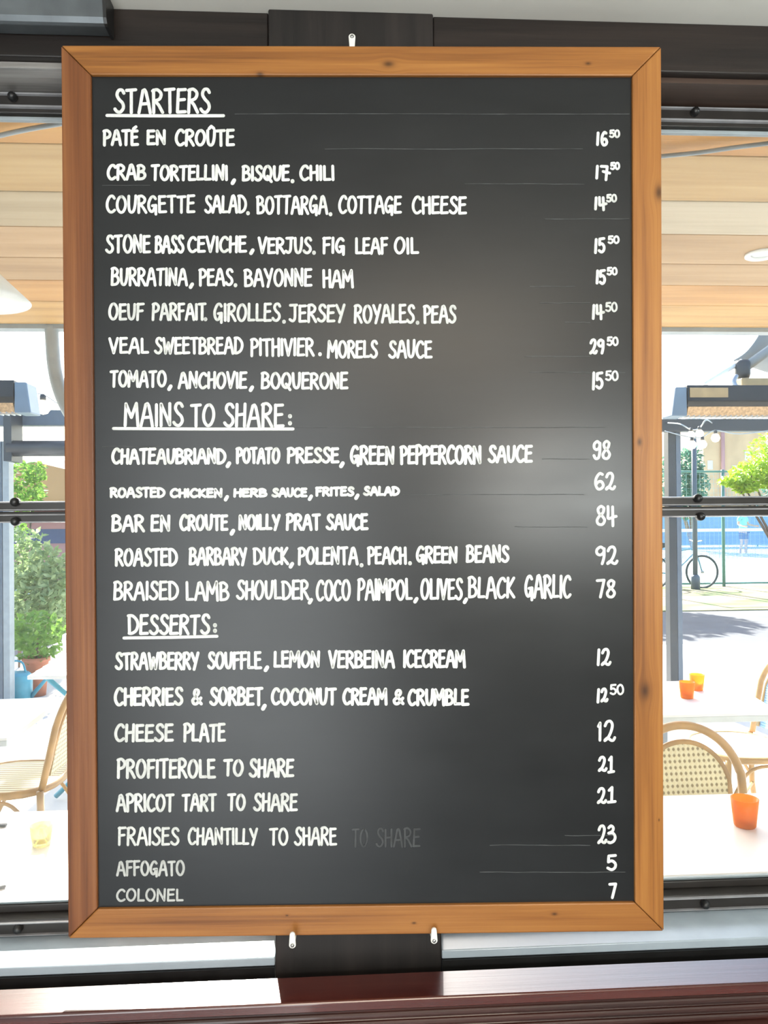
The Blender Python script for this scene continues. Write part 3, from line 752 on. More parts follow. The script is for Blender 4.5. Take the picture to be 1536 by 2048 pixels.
# porch roof of pine planks
seam = [287, 383, 453, 515, 560, 602, 648]
ZR = zof(238, .22, 30)
ys = [.16] + [atz(30, s_, ZR).y for s_ in seam]
roof = MB(); mats = []
tones = [((.74, .47, .20), (.64, .37, .14), (.46, .24, .08)), ((.72, .54, .28), (.62, .43, .20), (.44, .28, .12)), ((.64, .56, .42), (.56, .48, .34), (.42, .34, .22)),
         ((.66, .48, .30), (.56, .39, .22), (.42, .27, .14)), ((.64, .46, .27), (.54, .37, .20), (.40, .25, .12)), ((.70, .45, .20), (.60, .36, .14), (.42, .23, .08)), ((.72, .52, .26), (.62, .42, .18), (.42, .26, .10))]
rt = bpy.data.objects.new('ceiling_porch', None); COL.objects.link(rt); tag(rt, kind='structure')
for i in range(len(ys) - 1):
    ym = (ys[i] + ys[i + 1]) / 2; hw = (ys[i + 1] - ys[i]) / 2 - .0015
    for sx, (xa, xb) in enumerate(((-4, .15), (.152, 4.2))):
        tn = tones[i]
        if sx and i == 2: tn = ((.72, .68, .58), (.66, .61, .50), (.52, .46, .36))
        tn = [tuple(c * k_ for c, k_ in zip(t_, (.78, .66, .48) if i in (0, 5, 6) else (.72, .65, .57))) for t_ in tn]
        mt = wood('porch_pine', *tn, seed=i * 2.7 + sx * 9.1, grain=14, axis='XY', rough=.6, knots=((random.uniform(-.8, .8) + (-1.2 if not sx else 1.0), random.uniform(-.04, .04), .006),), along=.7)
        o = MB().box(-(xb - xa) / 2, (xb - xa) / 2, -hw, hw, 0, .02).build('ceiling_board', mt, rt, bevel=.002)
        o.location = ((xa + xb) / 2, ym, ZR)
MB().box(-4, 4.2, .13, ys[-1] + .04, ZR + .021, ZR + .05).build('roof_deck', M['frame_dark'], rt)
ye = ys[-1]
MB().box(-4, 4.2, ye, ye + .05, ZR - .015, ZR + .05).build('edge_beam', M['grey_metal'], rt)

struct('wall_fascia', MB().box(-4, 4.2, .057, .157, ZR + .004, CEIL - .0005), M['frame_dark'])
# recessed downlight
p = atz(1524, 507, ZR)
dl = thing('downlight', 'round white downlight in the plank ceiling outside the right window', 'light', p)
MB().lathe([(.042, 0), (.042, -.006), (.036, -.009), (.028, -.004), (.028, 0)], 28).build('trim_ring', M['table_white'], dl)
MB().lathe([(.027, -.0012), (.02, -.003), (0, -.0035)], 24).build('lens', M['table_edge'], dl)

# cables under the planks
for pts, lab in ((((-40, 283), (0, 271), (60, 258), (130, 246), (220, 232)), 'thin grey cable strung below the planks outside the left window'),
                 (((1240, 322), (1330, 312), (1400, 305), (1470, 295), (1560, 284)), 'thin grey cable strung below the planks outside the right window')):
    P = [atz(a, c, ZR - .012) for a, c in pts]
    tag(MB().tube(smooth_path(P, 5), .0042, 8).build('cable', M['grey_metal'], off=P[2], loc=P[2]), lab, 'cable')

# white cone lamp, upper left
p = at(-62, 599, .62)
lamp = thing('pendant_lamp', 'white cone pendant lamp hanging outside the left window', 'lamp', p)
sh = MB(); sh.lathe([(.125, 0), (.018, .098), (.014, .100), (.014, .103), (.020, .1025), (.127, .001)], 40); sh.build('lamp_shade', M['table_white'], lamp)
MB().tube([(0, 0, .101), (0, 0, ZR - p.z - .001)], .004, 8).build('cord', M['black_metal'], lamp)
MB().lathe([(.013, .099), (.013, .07), (.02, .055), (.022, .035), (.012, .018), (0, .015)], 18).build('bulb', M['bulb'], lamp)

# curved grey stay below the roof edge, left
P = [at(a, c, ye + .02) for a, c in ((103, 652), (105, 690), (109, 735), (119, 778), (134, 815), (156, 850))]
tag(MB().tube(smooth_path(P, 5), .024, 12).build('curved_stay', M['grey_metal'], off=P[0], loc=P[0]), 'grey curved stay reaching down from the porch roof edge beside the board', 'stay')

# ------------------------------------------------------------------ tables
def table(name, label, x0, x1, y0, y1, z=.74, th=.028, legs=None, skew=0.0, col='leg_grey', group=None):
    cx, cy = (x0 + x1) / 2, (y0 + y1) / 2
    t = thing(name, label, 'table', (cx, cy, 0), skew, group)
    a, b_ = (x1 - x0) / 2, (y1 - y0) / 2
    MB().box(-a, a, -b_, b_, z - th * .35, z).build('tabletop', M['table_white'], t, bevel=.003)
    MB().box(-a + .001, a - .001, -b_ + .001, b_ - .001, z - th, z - th * .35 - .0004).build('table_rim', M['table_edge'], t, bevel=.002)
    if legs == 'pedestal':
        MB().tube([(0, 0, .012), (0, 0, z - th - .001)], .032, 16).build('pedestal', M[col], t)
        MB().box(-.22, .22, -.2, .2, 0, .012).build('base_plate', M[col], t, bevel=.004)
    else:
        for sx in (-1, 1):
            for sy in (-1, 1):
                MB().box(sx * (a - .06) - .02, sx * (a - .06) + .02, sy * (b_ - .06) - .02, sy * (b_ - .06) + .02, 0, z - th - .0005).build('leg', M[col], t)
    return t


q = lambda px, py, z=.74: atz(px, py, z)
f0, f1 = q(60, 1800).y, q(60, 1622).y
g0, g1 = q(1430, 1748).y, q(1430, 1588).y
table('long_table', 'white table top close outside the left window', -2.1, q(330, 1700).x, f0, f1)
table('long_table', 'white table top with an amber glass close outside the right window', q(1190, 1700).x, 2.3, g0, g1)
# second left table: right front corner pulled towards the left
c1, c2, c3 = q(121, 1394), q(14, 1476), q(-150, 1392)
ang = math.atan2(c1.y - c2.y, c1.x - c2.x)            # direction of its right-hand edge
w_ = (c1 - c2).length
t2 = thing('bistro_table', 'square white table behind the cane chair outside the left window', 'table', ((c1 + c2) / 2).to_tuple()[:2] + (0,), ang - PI / 2)
MB().box(-.72, 0, -w_ / 2, w_ / 2, .73, .74).build('tabletop', M['table_white'], t2, bevel=.002)
MB().box(-.719, -.001, -w_ / 2 + .001, w_ / 2 - .001, .708, .7296).build('table_rim', M['table_edge'], t2, bevel=.002)
MB().tube([(-.30, -.10, .012), (-.30, -.10, .7075)], .03, 16).build('pedestal', M['leg_grey'], t2)
MB().box(-.5, -.1, -.3, .1, 0, .012).build('base_plate', M['leg_grey'], t2, bevel=.004)
# second right table
d1, d2, d3 = q(1452, 1360), q(1540, 1428), q(1300, 1362)
ya = q(1440, 1428).y; yb_ = d1.y
t3 = thing('bistro_table', 'white table with two amber glasses outside the right window', 'table', (d1.x - .3, (ya + yb_) / 2, 0))
sk = q(1560, 1424).x - d1.x
def para(mb, z0, z1, e):
    pts = [(-.75 + e, -(yb_ - ya) / 2 + e), (.30 + sk - e, -(yb_ - ya) / 2 + e), (.30 - e, (yb_ - ya) / 2 - e), (-.75 + e, (yb_ - ya) / 2 - e)]
    return mb.prism(pts, 'z', z0, z1)
para(MB(), .73, .74, 0).build('tabletop', M['table_white'], t3, bevel=.002)
para(MB(), .705, .7296, .001).build('table_rim', M['table_edge'], t3, bevel=.002)
xx = q(1377, 1450, .7).x - t3.location.x
MB().tube([(xx, -.05, .012), (xx, -.05, .7045)], .024, 16).build('pedestal', M['leg_grey'], t3)
MB().box(xx - .2, xx + .2, -.25, .15, 0, .012).build('base_plate', M['leg_grey'], t3, bevel=.004)

# folding table with teal legs, far left
e1, e2 = q(132, 1296, .72), q(56, 1352, .72)
t4 = thing('folding_table', 'small white slatted table on teal folding legs beside the shrubs', 'table', (e2.x + .42, (e1.y + e2.y) / 2, 0), math.radians(0))
mb = MB()
hy = (e1.y - e2.y) / 2
for k in range(7):
    yy = -hy + 2 * hy * k / 7
    sh_ = (k + .5) / 7 * (e1.x - e2.x) * .55
    mb.box(-.42 + sh_, .42 + sh_, yy, yy + 2 * hy / 7 - .008, .70, .72)
mb.build('slatted_top', M['table_white'], t4, bevel=.002)
for sy in (-1, 1):
    y_ = sy * hy * .7; s0 = (sy + 1) / 2 * (e1.x - e2.x) * .5
    MB().tube([(-.38 + s0, y_, .69), (.36 + s0, y_, 0.02)], .014, 8).build('leg', M['teal'], t4)
    MB().tube([(.36 + s0, y_ + .03, .69), (-.34 + s0, y_ + .03, 0.02)], .014, 8).build('leg', M['teal'], t4)
# bench end with a pale seat behind it
s1 = atz(135, 1282, .45 + .35)
bn = thing('garden_bench', 'pale bench top beside the board behind the teal-legged table', 'bench', (s1.x + .1, s1.y + .55, 0))
MB().box(-.28, .6, -.16, .16, .74, .78).build('seat', M['table_white'], bn, bevel=.006)
for sx in (-.2, .5): MB().box(sx - .02, sx + .02, -.13, .13, 0, .7395).build('leg', M['leg_grey'], bn)


# ------------------------------------------------------------------ amber tumblers
def tumbler(p, label, h=.072, r0=.027, r1=.034, mat='amber'):
    g = thing('tumbler', label, 'glass', p, 0, 'amber tumblers on the terrace tables')
    MB().lathe([(0, .0005), (r0 * .92, .0005), (r0, .004), (r1, h), (r1 - .0025, h), (r0 - .002, .010), (0, .009)], 28).build('glass_body', M[mat], g)
    MB().lathe([(0, .0095), (r0 - .0045, .0105), (r0 - .003, .026), (0, .027)], 20).build('candle', M['wax'], g)


tumbler(q(1490, 1652), 'amber tumbler alone on the white table closest to the right window')
tumbler(q(1374, 1396), 'amber tumbler standing in front of the other one on the farther right table')
tumbler(q(1394, 1380), 'amber tumbler standing behind the other one on the farther right table')
tumbler(q(83, 1690), 'pale yellow tumbler on the white table close outside the left window', .05, .022, .027, 'pale_glass')

# cutlery on the front tables
def knife(px, py, ang, label):
    p = q(px, py); k = thing('table_knife', label, 'knife', (p.x, p.y, .7405), ang)
    MB().box(-.09, 0, -.007, .007, 0, .007).build('handle', M['frame_dark'], k, bevel=.003)
    MB().prism([(-.0905, -.008), (-.16, -.007), (-.19, .004), (-.18, .007), (-.0905, .006)], 'z', .002, .0035).build('blade', M['steel'], k)


knife(13, 1653, math.radians(-3), 'dark handled knife at the far edge of the left front table')
knife(12, 1774, math.radians(32), 'dark handled knife near the window on the left front table')


# ------------------------------------------------------------------ cane bistro chairs
def chair(label, loc, rz, wv, poles='rattan', seatcol=None, group='cane chairs on the terrace'):
    """faces local -Y, backrest at +Y"""
    c = thing('cane_chair', label, 'chair', loc, rz, group)
    R_ = .014
    n = 24
    outl = []
    for k in range(n):
        a = 2 * PI * k / n
        outl.append((.205 * math.copysign(abs(math.cos(a)) ** .75, math.cos(a)), .20 * math.copysign(abs(math.sin(a)) ** .75, math.sin(a))))
    MB().prism(outl, 'z', .440, .458).build('seat', M[seatcol or wv], c, bevel=.005)
    MB().tube([(a, e, .447) for a, e in outl], .016, 10, closed=True).build('seat_rim', M[poles], c)
    hb = .42
    def arch(r_, top, base, lean=.10):
        pts = []
        for k in range(17):
            a = PI * k / 16
            z = top - r_ * .95 + r_ * .95 * math.sin(a)
            pts.append((r_ * math.cos(a), .19 + lean * (z - .45) / .43, z))
        return [(r_ * .93, .19, base)] + pts + [(-r_ * .93, .19, base)]
    MB().tube(smooth_path(arch(.186, .862, .46), 3), R_, 10).build('back_frame', M[poles], c)
    MB().tube(smooth_path(arch(.142, .812, .50), 3), .009, 8).build('inner_arch', M[poles], c)
    ar = arch(.138, .808, .50)
    o = MB().prism([(a, z) for a, e, z in ar], 'y', -.004, .004)
    o = o.build('back_panel', M[wv], c)
    for v in o.data.vertices: v.co.y += .19 + .10 * (v.co.z - .45) / .43
    for sx in (-1, 1):
        MB().tube([(sx * .19, .19, .46), (sx * .195, .20, .2), (sx * .205, .235, 0)], R_, 10).build('leg', M[poles], c)
        MB().tube([(sx * .175, -.155, .445), (sx * .185, -.17, .2), (sx * .19, -.18, 0)], R_, 10).build('leg', M[poles], c)
        MB().tube(smooth_path([(sx * .186, -.17, .22), (sx * .187, -.08, .38), (sx * .19, .02, .415), (sx * .19, .1, .38), (sx * .197, .205, .22)], 4), .008, 8).build('brace', M[poles], c)
    MB().tube(smooth_path([(-.186, -.172, .22), (-.1, -.17, .385), (0, -.17, .41), (.1, -.17, .385), (.186, -.172, .22)], 4), .008, 8).build('brace', M[poles], c)
    MB().tube([(-.19, .2, .2), (.19, -.172, .2)], .008, 8).build('stretcher', M[poles], c)
    MB().tube([(.19, .2, .2), (-.19, -.172, .2)], .008, 8).build('stretcher', M[poles], c)
    return c


pc = at(1367, 1464, 1.28)
chair('cream cane chair with arched back behind the right front table', (pc.x, 1.0, 0), math.radians(2), 'cream_weave')
p2 = atz(30, 1556, .45)
chair('cream cane chair seen side on behind the left front table', (p2.x, p2.y, 0), math.radians(-92), 'cream_weave')
p3 = atz(1475, 1492, .45)
chair('pale blue cane chair seen side on under the farther right table', (p3.x, p3.y, 0), math.radians(-86), 'blue_weave', seatcol='blue_weave')

# ------------------------------------------------------------------ patio heaters hung beyond the roof
def heater(px_end, py_top, py_bot, Y, dirx, label, plate):
    a = at(px_end, py_top, Y); b_ = at(px_end, py_bot, Y)
    h = a.z - b_.z; L = 1.1
    t = thing('patio_heater', label, 'heater', (a.x, Y, b_.z), 0, 'black heaters hung above the terrace')
    x0, x1 = (0, L) if dirx > 0 else (-L, 0)
    MB().prism([(-.02, .02), (-.035, h * .35), (-.03, h), (.09, h), (.12, h * .3), (.11, .02)], 'x', x0, x1).build('housing', M['heater'], t, bevel=.004)
    MB().prism([(-.018, .0195), (.105, .0195), (.085, -.02), (0.0, -.022)], 'x', x0 + .01, x1 - .01).build('grille', M['copper'], t)
    mb = MB()
    for k in range(40):
        xx = x0 + .02 + (L - .04) * k / 39
        mb.box(xx - .003, xx + .003, -.004, .09, -.028, -.021, Matrix.Shear('XY', 4, (0, 0)))
    mb.build('grille_bars', M['steel'], t)
    s = -dirx
    xa, xb = (.001, .058) if s > 0 else (-.058, -.001)
    o = MB().prism([(xa, h * .92), (xb if s > 0 else xb, h * .92), (xb + (.02 if s > 0 else 0), -.03), (xa + (0 if s > 0 else -.02), -.03)], 'y', -.03, .09)
    o.build('end_bracket', M['bracket'], t, bevel=.006)
    if plate: MB().box(.01, .205, -.0375, -.0352, h * .5, h * .88).build('plate', M['tan_plate'], t)
    MB().tube(smooth_path([(dirx * L * .85, .03, h - .002), (dirx * L * .85, .03, h + .10), (dirx * L * .85, 0, h + .14), (dirx * L * .85, ye + .051 - Y, ZR + .02 - b_.z)], 4), .012, 8).build('hanger', M['steel'], t)
    return t


heater(1369, 772, 822, 2.55, 1, 'black patio heater with a tan plate outside the right window', True)
heater(33, 762, 815, 2.55, -1, 'black patio heater with a blue grey bracket outside the left window', False)

# folding arm awning, right
aw = thing('folding_awning', 'grey fabric awning with a folding arm above the right heater', 'awning', at(1485, 735, 2.9))
ao = aw.location
C_ = smooth_path([at(a, c, 2.9) for a, c in ((1468, 722), (1492, 706), (1515, 677), (1532, 640), (1545, 590))], 4)
nC = len(C_) - 1
def fab(u, v):
    k = min(int(u * nC), nC - 1); t = u * nC - k; p = C_[k].lerp(C_[k + 1], t)
    return p + Vector((1.5, 1.1, .22)) * v - Vector((0, 0, .10)) * math.sin(PI * v) - ao
fm = MB().grid(fab, 16, 10).build('fabric', M['fabric'], aw)
sm_ = fm.modifiers.new('thickness', 'SOLIDIFY'); sm_.thickness = .006
MB().tube([at(1409, 769, 2.87) - ao, at(1484, 722, 2.87) - ao], .013, 10).build('arm', M['table_white'], aw)
MB().tube([at(1490, 735, 2.86) - ao, at(1600, 655, 2.86) - ao], .026, 12).build('arm', M['fabric'], aw)
mk = at(1485, 738, 2.86) - ao
MB().lathe([(.034, -.05), (.040, -.03), (.040, .03), (.034, .045)], 18, Matrix.Translation(mk)).build('elbow', M['frame_dark'], aw)
w0 = at(1478, 766, 2.83); w1 = at(1700, 762, 2.83)
MB().box(w0.x - ao.x, w1.x - ao.x, -.10, .0, w0.z - ao.z - .018, w0.z - ao.z + .022).build('front_bar', M['tan_plate'], aw, bevel=.004)
MB().tube(smooth_path([Vector((w0.x - ao.x + .5, -.125, w0.z - ao.z - .03)), Vector((w0.x - ao.x + .02, -.125, w0.z - ao.z - .036)), Vector((w0.x - ao.x - .05, -.115, w0.z - ao.z - .01)), Vector((w0.x - ao.x - .03, -.10, w0.z - ao.z + .035))], 5), .012, 8).build('strap', M['steel'], aw)
MB().tube([Vector((w1.x - ao.x - .3, -.05, w0.z - ao.z + .022)), Vector((w1.x - ao.x - .3, -.05, 1.5))], .02, 8).build('hanger', M['steel'], aw)

# ------------------------------------------------------------------ outer frame of the terrace
FYt = 5.05
def beam(px0, px1, py0, py1, Y, d, mat, name, parent, off):
    a, b_ = at(px0, py0, Y), at(px1, py1, Y)
    return MB().box(a.x, b_.x, Y, Y + d, b_.z, a.z).build(name, M[mat], parent, off=off, bevel=.004)


fr = thing('terrace_frame', 'dark steel posts and beams standing along the outer edge of the terrace', 'frame', (0, FYt, 0))
of = (0, FYt, 0)
def vpost(px0, px1, name, mat, top):
    a, b_ = at(px0, 1024, FYt), at(px1, 1024, FYt)
    return MB().box(a.x, b_.x, FYt, FYt + .09, 0, zof(top, FYt)).build(name, M[mat], fr, off=of, bevel=.003)
vpost(1338, 1353, 'post', 'frame_dark', 838); vpost(1353.5, 1363, 'post_cover', 'frame_blue', 838)
vpost(-12, 4, 'post', 'frame_blue', 880); vpost(5, 18, 'post_cover', 'grey_metal', 880)
beam(1250, 1800, 838, 861, FYt - .101, .10, 'frame_dark', 'beam', fr, of)
beam(-300, 300, 820, 850, FYt - .101, .10, 'frame_blue', 'beam', fr, of)
p0, p1 = at(18, 897, FYt - .25), at(320, 897, FYt - .25)
MB().tube([p0 - Vector(of), p1 - Vector(of)], .062, 16).build('blind_roll', M['frame_dark'], fr)
MB().box(p0.x - .02 - of[0], p0.x + .04, -.30, -.10, p0.z - .10, p0.z + .42).build('blind_bracket', M['frame_dark'], fr)
MB().box(p0.x + .7, p0.x + .74, -.30, -.10, p0.z + .0, p0.z + .42).build('blind_bracket', M['frame_dark'], fr)

# string bulbs
def bulb(px, py, Y, r_, label, lit=True):
    p = at(px, py, Y)
    b_ = thing('string_bulb', label, 'bulb', p, 0, 'bulbs of the string lights')
    MB().lathe([(0, -r_), (r_ * .6, -r_ * .82), (r_ * .95, -r_ * .3), (r_, .1 * r_), (r_ * .75, r_ * .7), (r_ * .42, r_ * 1.0), (0, r_ * 1.02)], 18).build('globe', M['bulb'], b_)
    MB().lathe([(r_ * .42, r_), (r_ * .42, r_ * 1.7), (r_ * .2, r_ * 1.9), (0, r_ * 1.95)], 14).build('socket', M['frame_dark'], b_)


B2 = [(1382, 871, 'topmost glowing bulb beside the dark post outside the right window'), (1399, 868, 'glowing bulb under the bent cable, right of the topmost one'), (1384, 890, 'glowing bulb lowest in the cluster beside the dark post'),
      (1405, 889, 'glowing bulb at the right of the cluster beside the dark post'), (1431, 876, 'single glowing bulb apart to the right of the cluster')]
for k_, (a, c, l) in enumerate(B2): bulb(a, c, (4.2, 4.2, 4.1, 4.1, 4.1)[k_], .030, l)
bulb(86, 815, 3.2, .040, 'single glowing bulb beside the left heater')
for pts, lab, Y, r_ in ((((1335, 838), (1360, 848), (1382, 859), (1399, 856), (1412, 840), (1420, 833)), 'bent pale cable dropping to the topmost bulbs outside the right window', 4.2, .005),
                        (((1330, 862), (1360, 870), (1384, 875), (1405, 874), (1431, 861), (1480, 868), (1560, 858)), 'pale string light cable running right from the bulb cluster', 4.1, .004),
                        (((-40, 755), (30, 780), (86, 789.5), (130, 812), (200, 800)), 'string light cable with one bulb outside the left window', 3.2, .003)):
    P = [at(a, c, Y) for a, c in pts]
    if pts[0][1] == 838: P[0] = at(1335, 846, 4.946); P[-1] = at(1424, 846, 4.946)
    P = smooth_path(P, 5)
    tag(MB().tube(P, r_, 6).build('light_cable', M['grey_metal'], off=P[0], loc=P[0]), lab, 'cable')


# ------------------------------------------------------------------ plants
def leaves(mb, c, rad, n, s, rnd):
    for k in range(n):
        while True:
            v = Vector((rnd.uniform(-1, 1), rnd.uniform(-1, 1), rnd.uniform(-1, 1)))
            if v.length < 1: break
        p = Vector(c) + Vector((v.x * rad[0], v.y * rad[1], v.z * rad[2]))
        d = Vector((rnd.gauss(0, 1), rnd.gauss(0, 1), rnd.gauss(.3, .7))).normalized(); u = d.orthogonal().normalized()
        w = d.cross(u); l = s * rnd.uniform(.7, 1.3)
        mb.add([p - d * l, p + u * l * .42, p + d * l, p - u * l * .42 + w * l * .15], [(0, 1, 2, 3)])


def plant(name, label, cat, base, blobs, mat, stem, n, s, seed, group=None):
    rnd = random.Random(seed)
    t = thing(name, label, cat, base, 0, group)
    mb = MB(); st = MB(); base = Vector(base)
    for c, rad in blobs:
        c = Vector(c) - base
        leaves(mb, c, rad, n, s, rnd)
        st.tube([(0, 0, 0), (c.x * .5, c.y * .5, c.z * .55), tuple(c)], [stem, stem * .7, stem * .3], 8)
    mb.build('foliage', M[mat], t); st.build('stems', M['bark'], t)
    return t


g = atz(70, 1262, 0)
A = lambda px, py, Y: at(px, py, Y)
PY = 6.4
b0 = (at(60, 1300, PY).x, PY, 0)
plant('oleander_shrub', 'tall pale green shrub with white blossom outside the left window', 'shrub', b0,
      [(A(45, 1120, PY), (.30, .3, .33)), (A(90, 1150, PY), (.28, .3, .3)), (A(60, 1200, PY), (.33, .3, .3)), (A(115, 1180, PY), (.25, .3, .33)), (A(40, 1250, PY), (.26, .25, .25)), (A(95, 1240, PY + .2), (.25, .25, .22))], 'leaf_pale', .02, 420, .045, 3)
PY2 = 6.9
plant('leafy_shrub', 'bright green shrub rising to the blind roll beside the left post', 'shrub', (at(38, 1300, PY2).x, PY2, 0),
      [(A(34, 950, PY2), (.12, .2, .18)), (A(72, 945, PY2), (.12, .15, .12)), (A(34, 1010, PY2), (.15, .2, .3)), (A(66, 985, PY2), (.14, .2, .12)), (A(38, 1085, PY2), (.10, .15, .22))], 'leaf', .012, 150, .035, 5)
PY3 = 5.62
pb = at(72, 1300, PY3)
pot = thing('plant_pot', 'terracotta pot with a low green plant beside the teal-legged table', 'plant pot', (pb.x, PY3, 0))
MB().lathe([(0, .0), (.08, 0), (.105, .30), (.118, .30), (.118, .34), (.10, .34), (.098, .30), (0, .29)], 24).build('pot', M['terracotta'], pot)
mb = MB(); leaves(mb, (0, 0, .52), (.26, .24, .24), 420, .04, random.Random(8)); mb.build('foliage', M['leaf'], pot)
MB().tube([(0, 0, .29), (.02, 0, .5)], .01, 6).build('stems', M['bark'], pot)
# teal watering can
wc_ = at(34, 1300, 5.0)
can = thing('watering_can', 'teal metal watering can half hidden by the post outside the left window', 'watering can', (wc_.x - .12, 5.3, 0))
MB().lathe([(0, 0), (.11, 0), (.11, .24), (.08, .27), (0, .27)], 20).build('can_body', M['teal'], can)
MB().tube([(.10, 0, .06), (.22, 0, .20), (.30, 0, .30)], [.02, .014, .012], 8).build('spout', M['teal'], can)
MB().tube(smooth_path([(-.10, 0, .08), (-.2, 0, .18), (-.12, 0, .34), (.02, 0, .36), (.06, 0, .27)], 4), .009, 8).build('handle', M['teal'], can)

# house beyond, left
HY = 17
hs = thing('house', 'low pink house with a dark roof and an ochre gable beyond the left window', 'house', (at(60, 1024, HY).x, HY, 0))
ho = hs.location
M['pink'] = plain('pink_render', (.52, .27, .25), .8, var=.08, scale=1); M['ochre'] = plain('ochre_render', (.55, .33, .16), .8, var=.1, scale=1)
M['roof_dark'] = plain('roof_dark', (.07, .07, .085), .7, var=.2, scale=3); M['navy'] = plain('navy_board', (.07, .10, .20), .5, var=.1)
MB().box(-6, 5, 0, 5, 0, zof(1005, HY)).build('wall', M['pink'], hs)
MB().box(-6, 5, -.02, -.001, zof(1080, HY), zof(1052, HY)).build('fascia', M['navy'], hs)
MB().prism([(-.3, zof(1005, HY) + .001), (6, zof(1005, HY) + .001), (6, zof(960, HY)), (2.8, zof(900, HY))], 'x', -6, 5).build('roof', M['roof_dark'], hs)
MB().prism([(-.1, zof(1003, HY)), (1.7, zof(1003, HY)), (1.7, zof(950, HY)), (.6, zof(928, HY)), (-.1, zof(942, HY))], 'y', -1.2, -.35).build('gable', M['ochre'], hs)

# ------------------------------------------------------------------ beyond, right: court fence, bicycle, player, buildings
QY = 14.4
fc = thing('court_fence', 'green wire fence along the near side of the tennis court', 'fence', (at(1447, 1100, QY).x, QY, 0))
M['fence_green'] = plain('fence_green', (.10, .26, .22), .5, var=.1); M['wire'] = plain('fence_wire', (.25, .42, .44), .5, var=.1)
fx = fc.location.x
for dx in (-2.4, -1.2, 0, 1.2, 2.4):
    MB().tube([(dx, 0, -.01), (dx, 0, 2.5)], .035, 10).build('post', M['fence_green'], fc)
MB().tube([(-2.4, 0, .06), (2.4, 0, .06)], .022, 8).build('rail', M['fence_green'], fc)
MB().tube([(-2.4, 0, 2.46), (2.4, 0, 2.46)], .022, 8).build('rail', M['fence_green'], fc)
mb = MB()
for k in range(49): mb.box(-2.4 + k * .1 - .002, -2.4 + k * .1 + .002, -.002, .002, .07, 2.45)
for k in range(24): mb.box(-2.4, 2.4, -.002, .002, .1 + k * .1 - .002, .1 + k * .1 + .002)
mb.build('wire_mesh', M['wire'], fc)
# lamp post
lp = at(1391, 1172, 13.9)
pole = thing('lamp_post', 'thin dark lamp post beside the bicycle beyond the terrace', 'lamp post', (lp.x, 13.9, -.005))
MB().tube([(0, 0, 0), (0, 0, 3.3)], .05, 12).build('pole', M['frame_blue'], pole)
MB().lathe([(.09, 0), (.09, .25), (.06, .3), (.05, .3)], 16).build('base', M['frame_blue'], pole)
MB().lathe([(.06, 3.3), (.13, 3.36), (.15, 3.6), (.05, 3.7), (0, 3.72)], 16).build('lantern', M['table_edge'], pole)

# bicycle
BYk = 14.1
wc = at(1404, 1138, BYk)
bk = thing('bicycle', 'bicycle leaning by the court fence beyond the right window', 'bicycle', (wc.x, BYk, 0))
Rw = .335; zc = Rw + .022
M['tyre'] = plain('tyre', (.05, .07, .08), .7, var=.1); M['bike_paint'] = plain('bike_paint', (.20, .40, .55), .35, var=.05)
for wx in (0, -1.04):
    wch = MB().tube([(wx + Rw * math.cos(2 * PI * k / 40), 0, zc - .022 + Rw * math.sin(2 * PI * k / 40)) for k in range(40)], .024, 8, closed=True).build('wheel', M['tyre'], bk)
    mb = MB()
    for k in range(18):
        a = 2 * PI * k / 18
        mb.tube([(wx, 0, zc - .022), (wx + Rw * math.cos(a), 0, zc - .022 + Rw * math.sin(a))], .002, 4)
    mb.lathe([(.03, -.04), (.03, .04)], 12, Matrix.Translation((wx, 0, zc - .022)) @ Matrix.Rotation(PI / 2, 4, 'X'))
    mb.build('spokes', M['steel'], wch)
zh = zc - .022
mb = MB()
for a, c in (((-1.04, zh), (-.62, .30)), ((-1.04, zh), (-.72, .72)), ((-.62, .30), (-.74, .80)), ((-.62, .30), (-.18, .72)), ((-.72, .76), (-.20, .82)), ((-.16, .90), (0, zh))):
    mb.tube([(a[0], 0, a[1]), (c[0], 0, c[1])], .017, 8)
mb.build('bike_frame', M['bike_paint'], bk)
MB().tube(smooth_path([(-.12, -.28, 1.0), (-.14, -.12, .98), (-.16, 0, .94), (-.14, .12, .98), (-.12, .28, 1.0)], 4), .012, 8).build('handlebar', M['steel'], bk)
MB().tube([(-.16, 0, .88), (-.16, 0, .95)], .014, 8).build('stem', M['steel'], bk)
MB().tube([(-.90, 0, .90), (-.80, 0, .905), (-.64, 0, .90)], [.07, .05, .02], 10).build('saddle', M['tyre'], bk)
MB().tube([(-.74, 0, .78), (-.76, 0, .88)], .013, 8).build('seat_post', M['steel'], bk)
MB().lathe([(.09, -.01), (.09, .01)], 20, Matrix.Translation((-.62, .03, .30)) @ Matrix.Rotation(PI / 2, 4, 'X')).build('chainring', M['steel'], bk)
for s in (-1, 1): MB().tube([(-.62, .04 * s, .30), (-.62 + s * .12, .08 * s, .30 - s * .12), (-.62 + s * .12, .14 * s, .30 - s * .12)], .01, 8).build('crank', M['steel'], bk)

# tennis net
NY = 24
nt1 = thing('tennis_net', 'blue tennis net with a white tape across the court', 'net', (at(1500, 1090, NY).x, NY, -.012))
M['net_blue'] = plain('net_blue', (.10, .26, .50), .7, var=.1)
MB().box(-6, 5, -.02, .02, .95, 1.05).build('tape', M['table_white'], nt1)
mb = MB()
for k in range(221): mb.box(-6 + k * .05 - .006, -6 + k * .05 + .006, -.004, .004, .02, .95)
for k in range(19): mb.box(-6, 5, -.004, .004, .03 + k * .05 - .006, .03 + k * .05 + .006)
mb.build('netting', M['net_blue'], nt1)
for x in (-6.03, 5.03): MB().tube([(x, 0, 0), (x, 0, 1.08)], .04, 10).build('net_post', M['fence_green'], nt1)
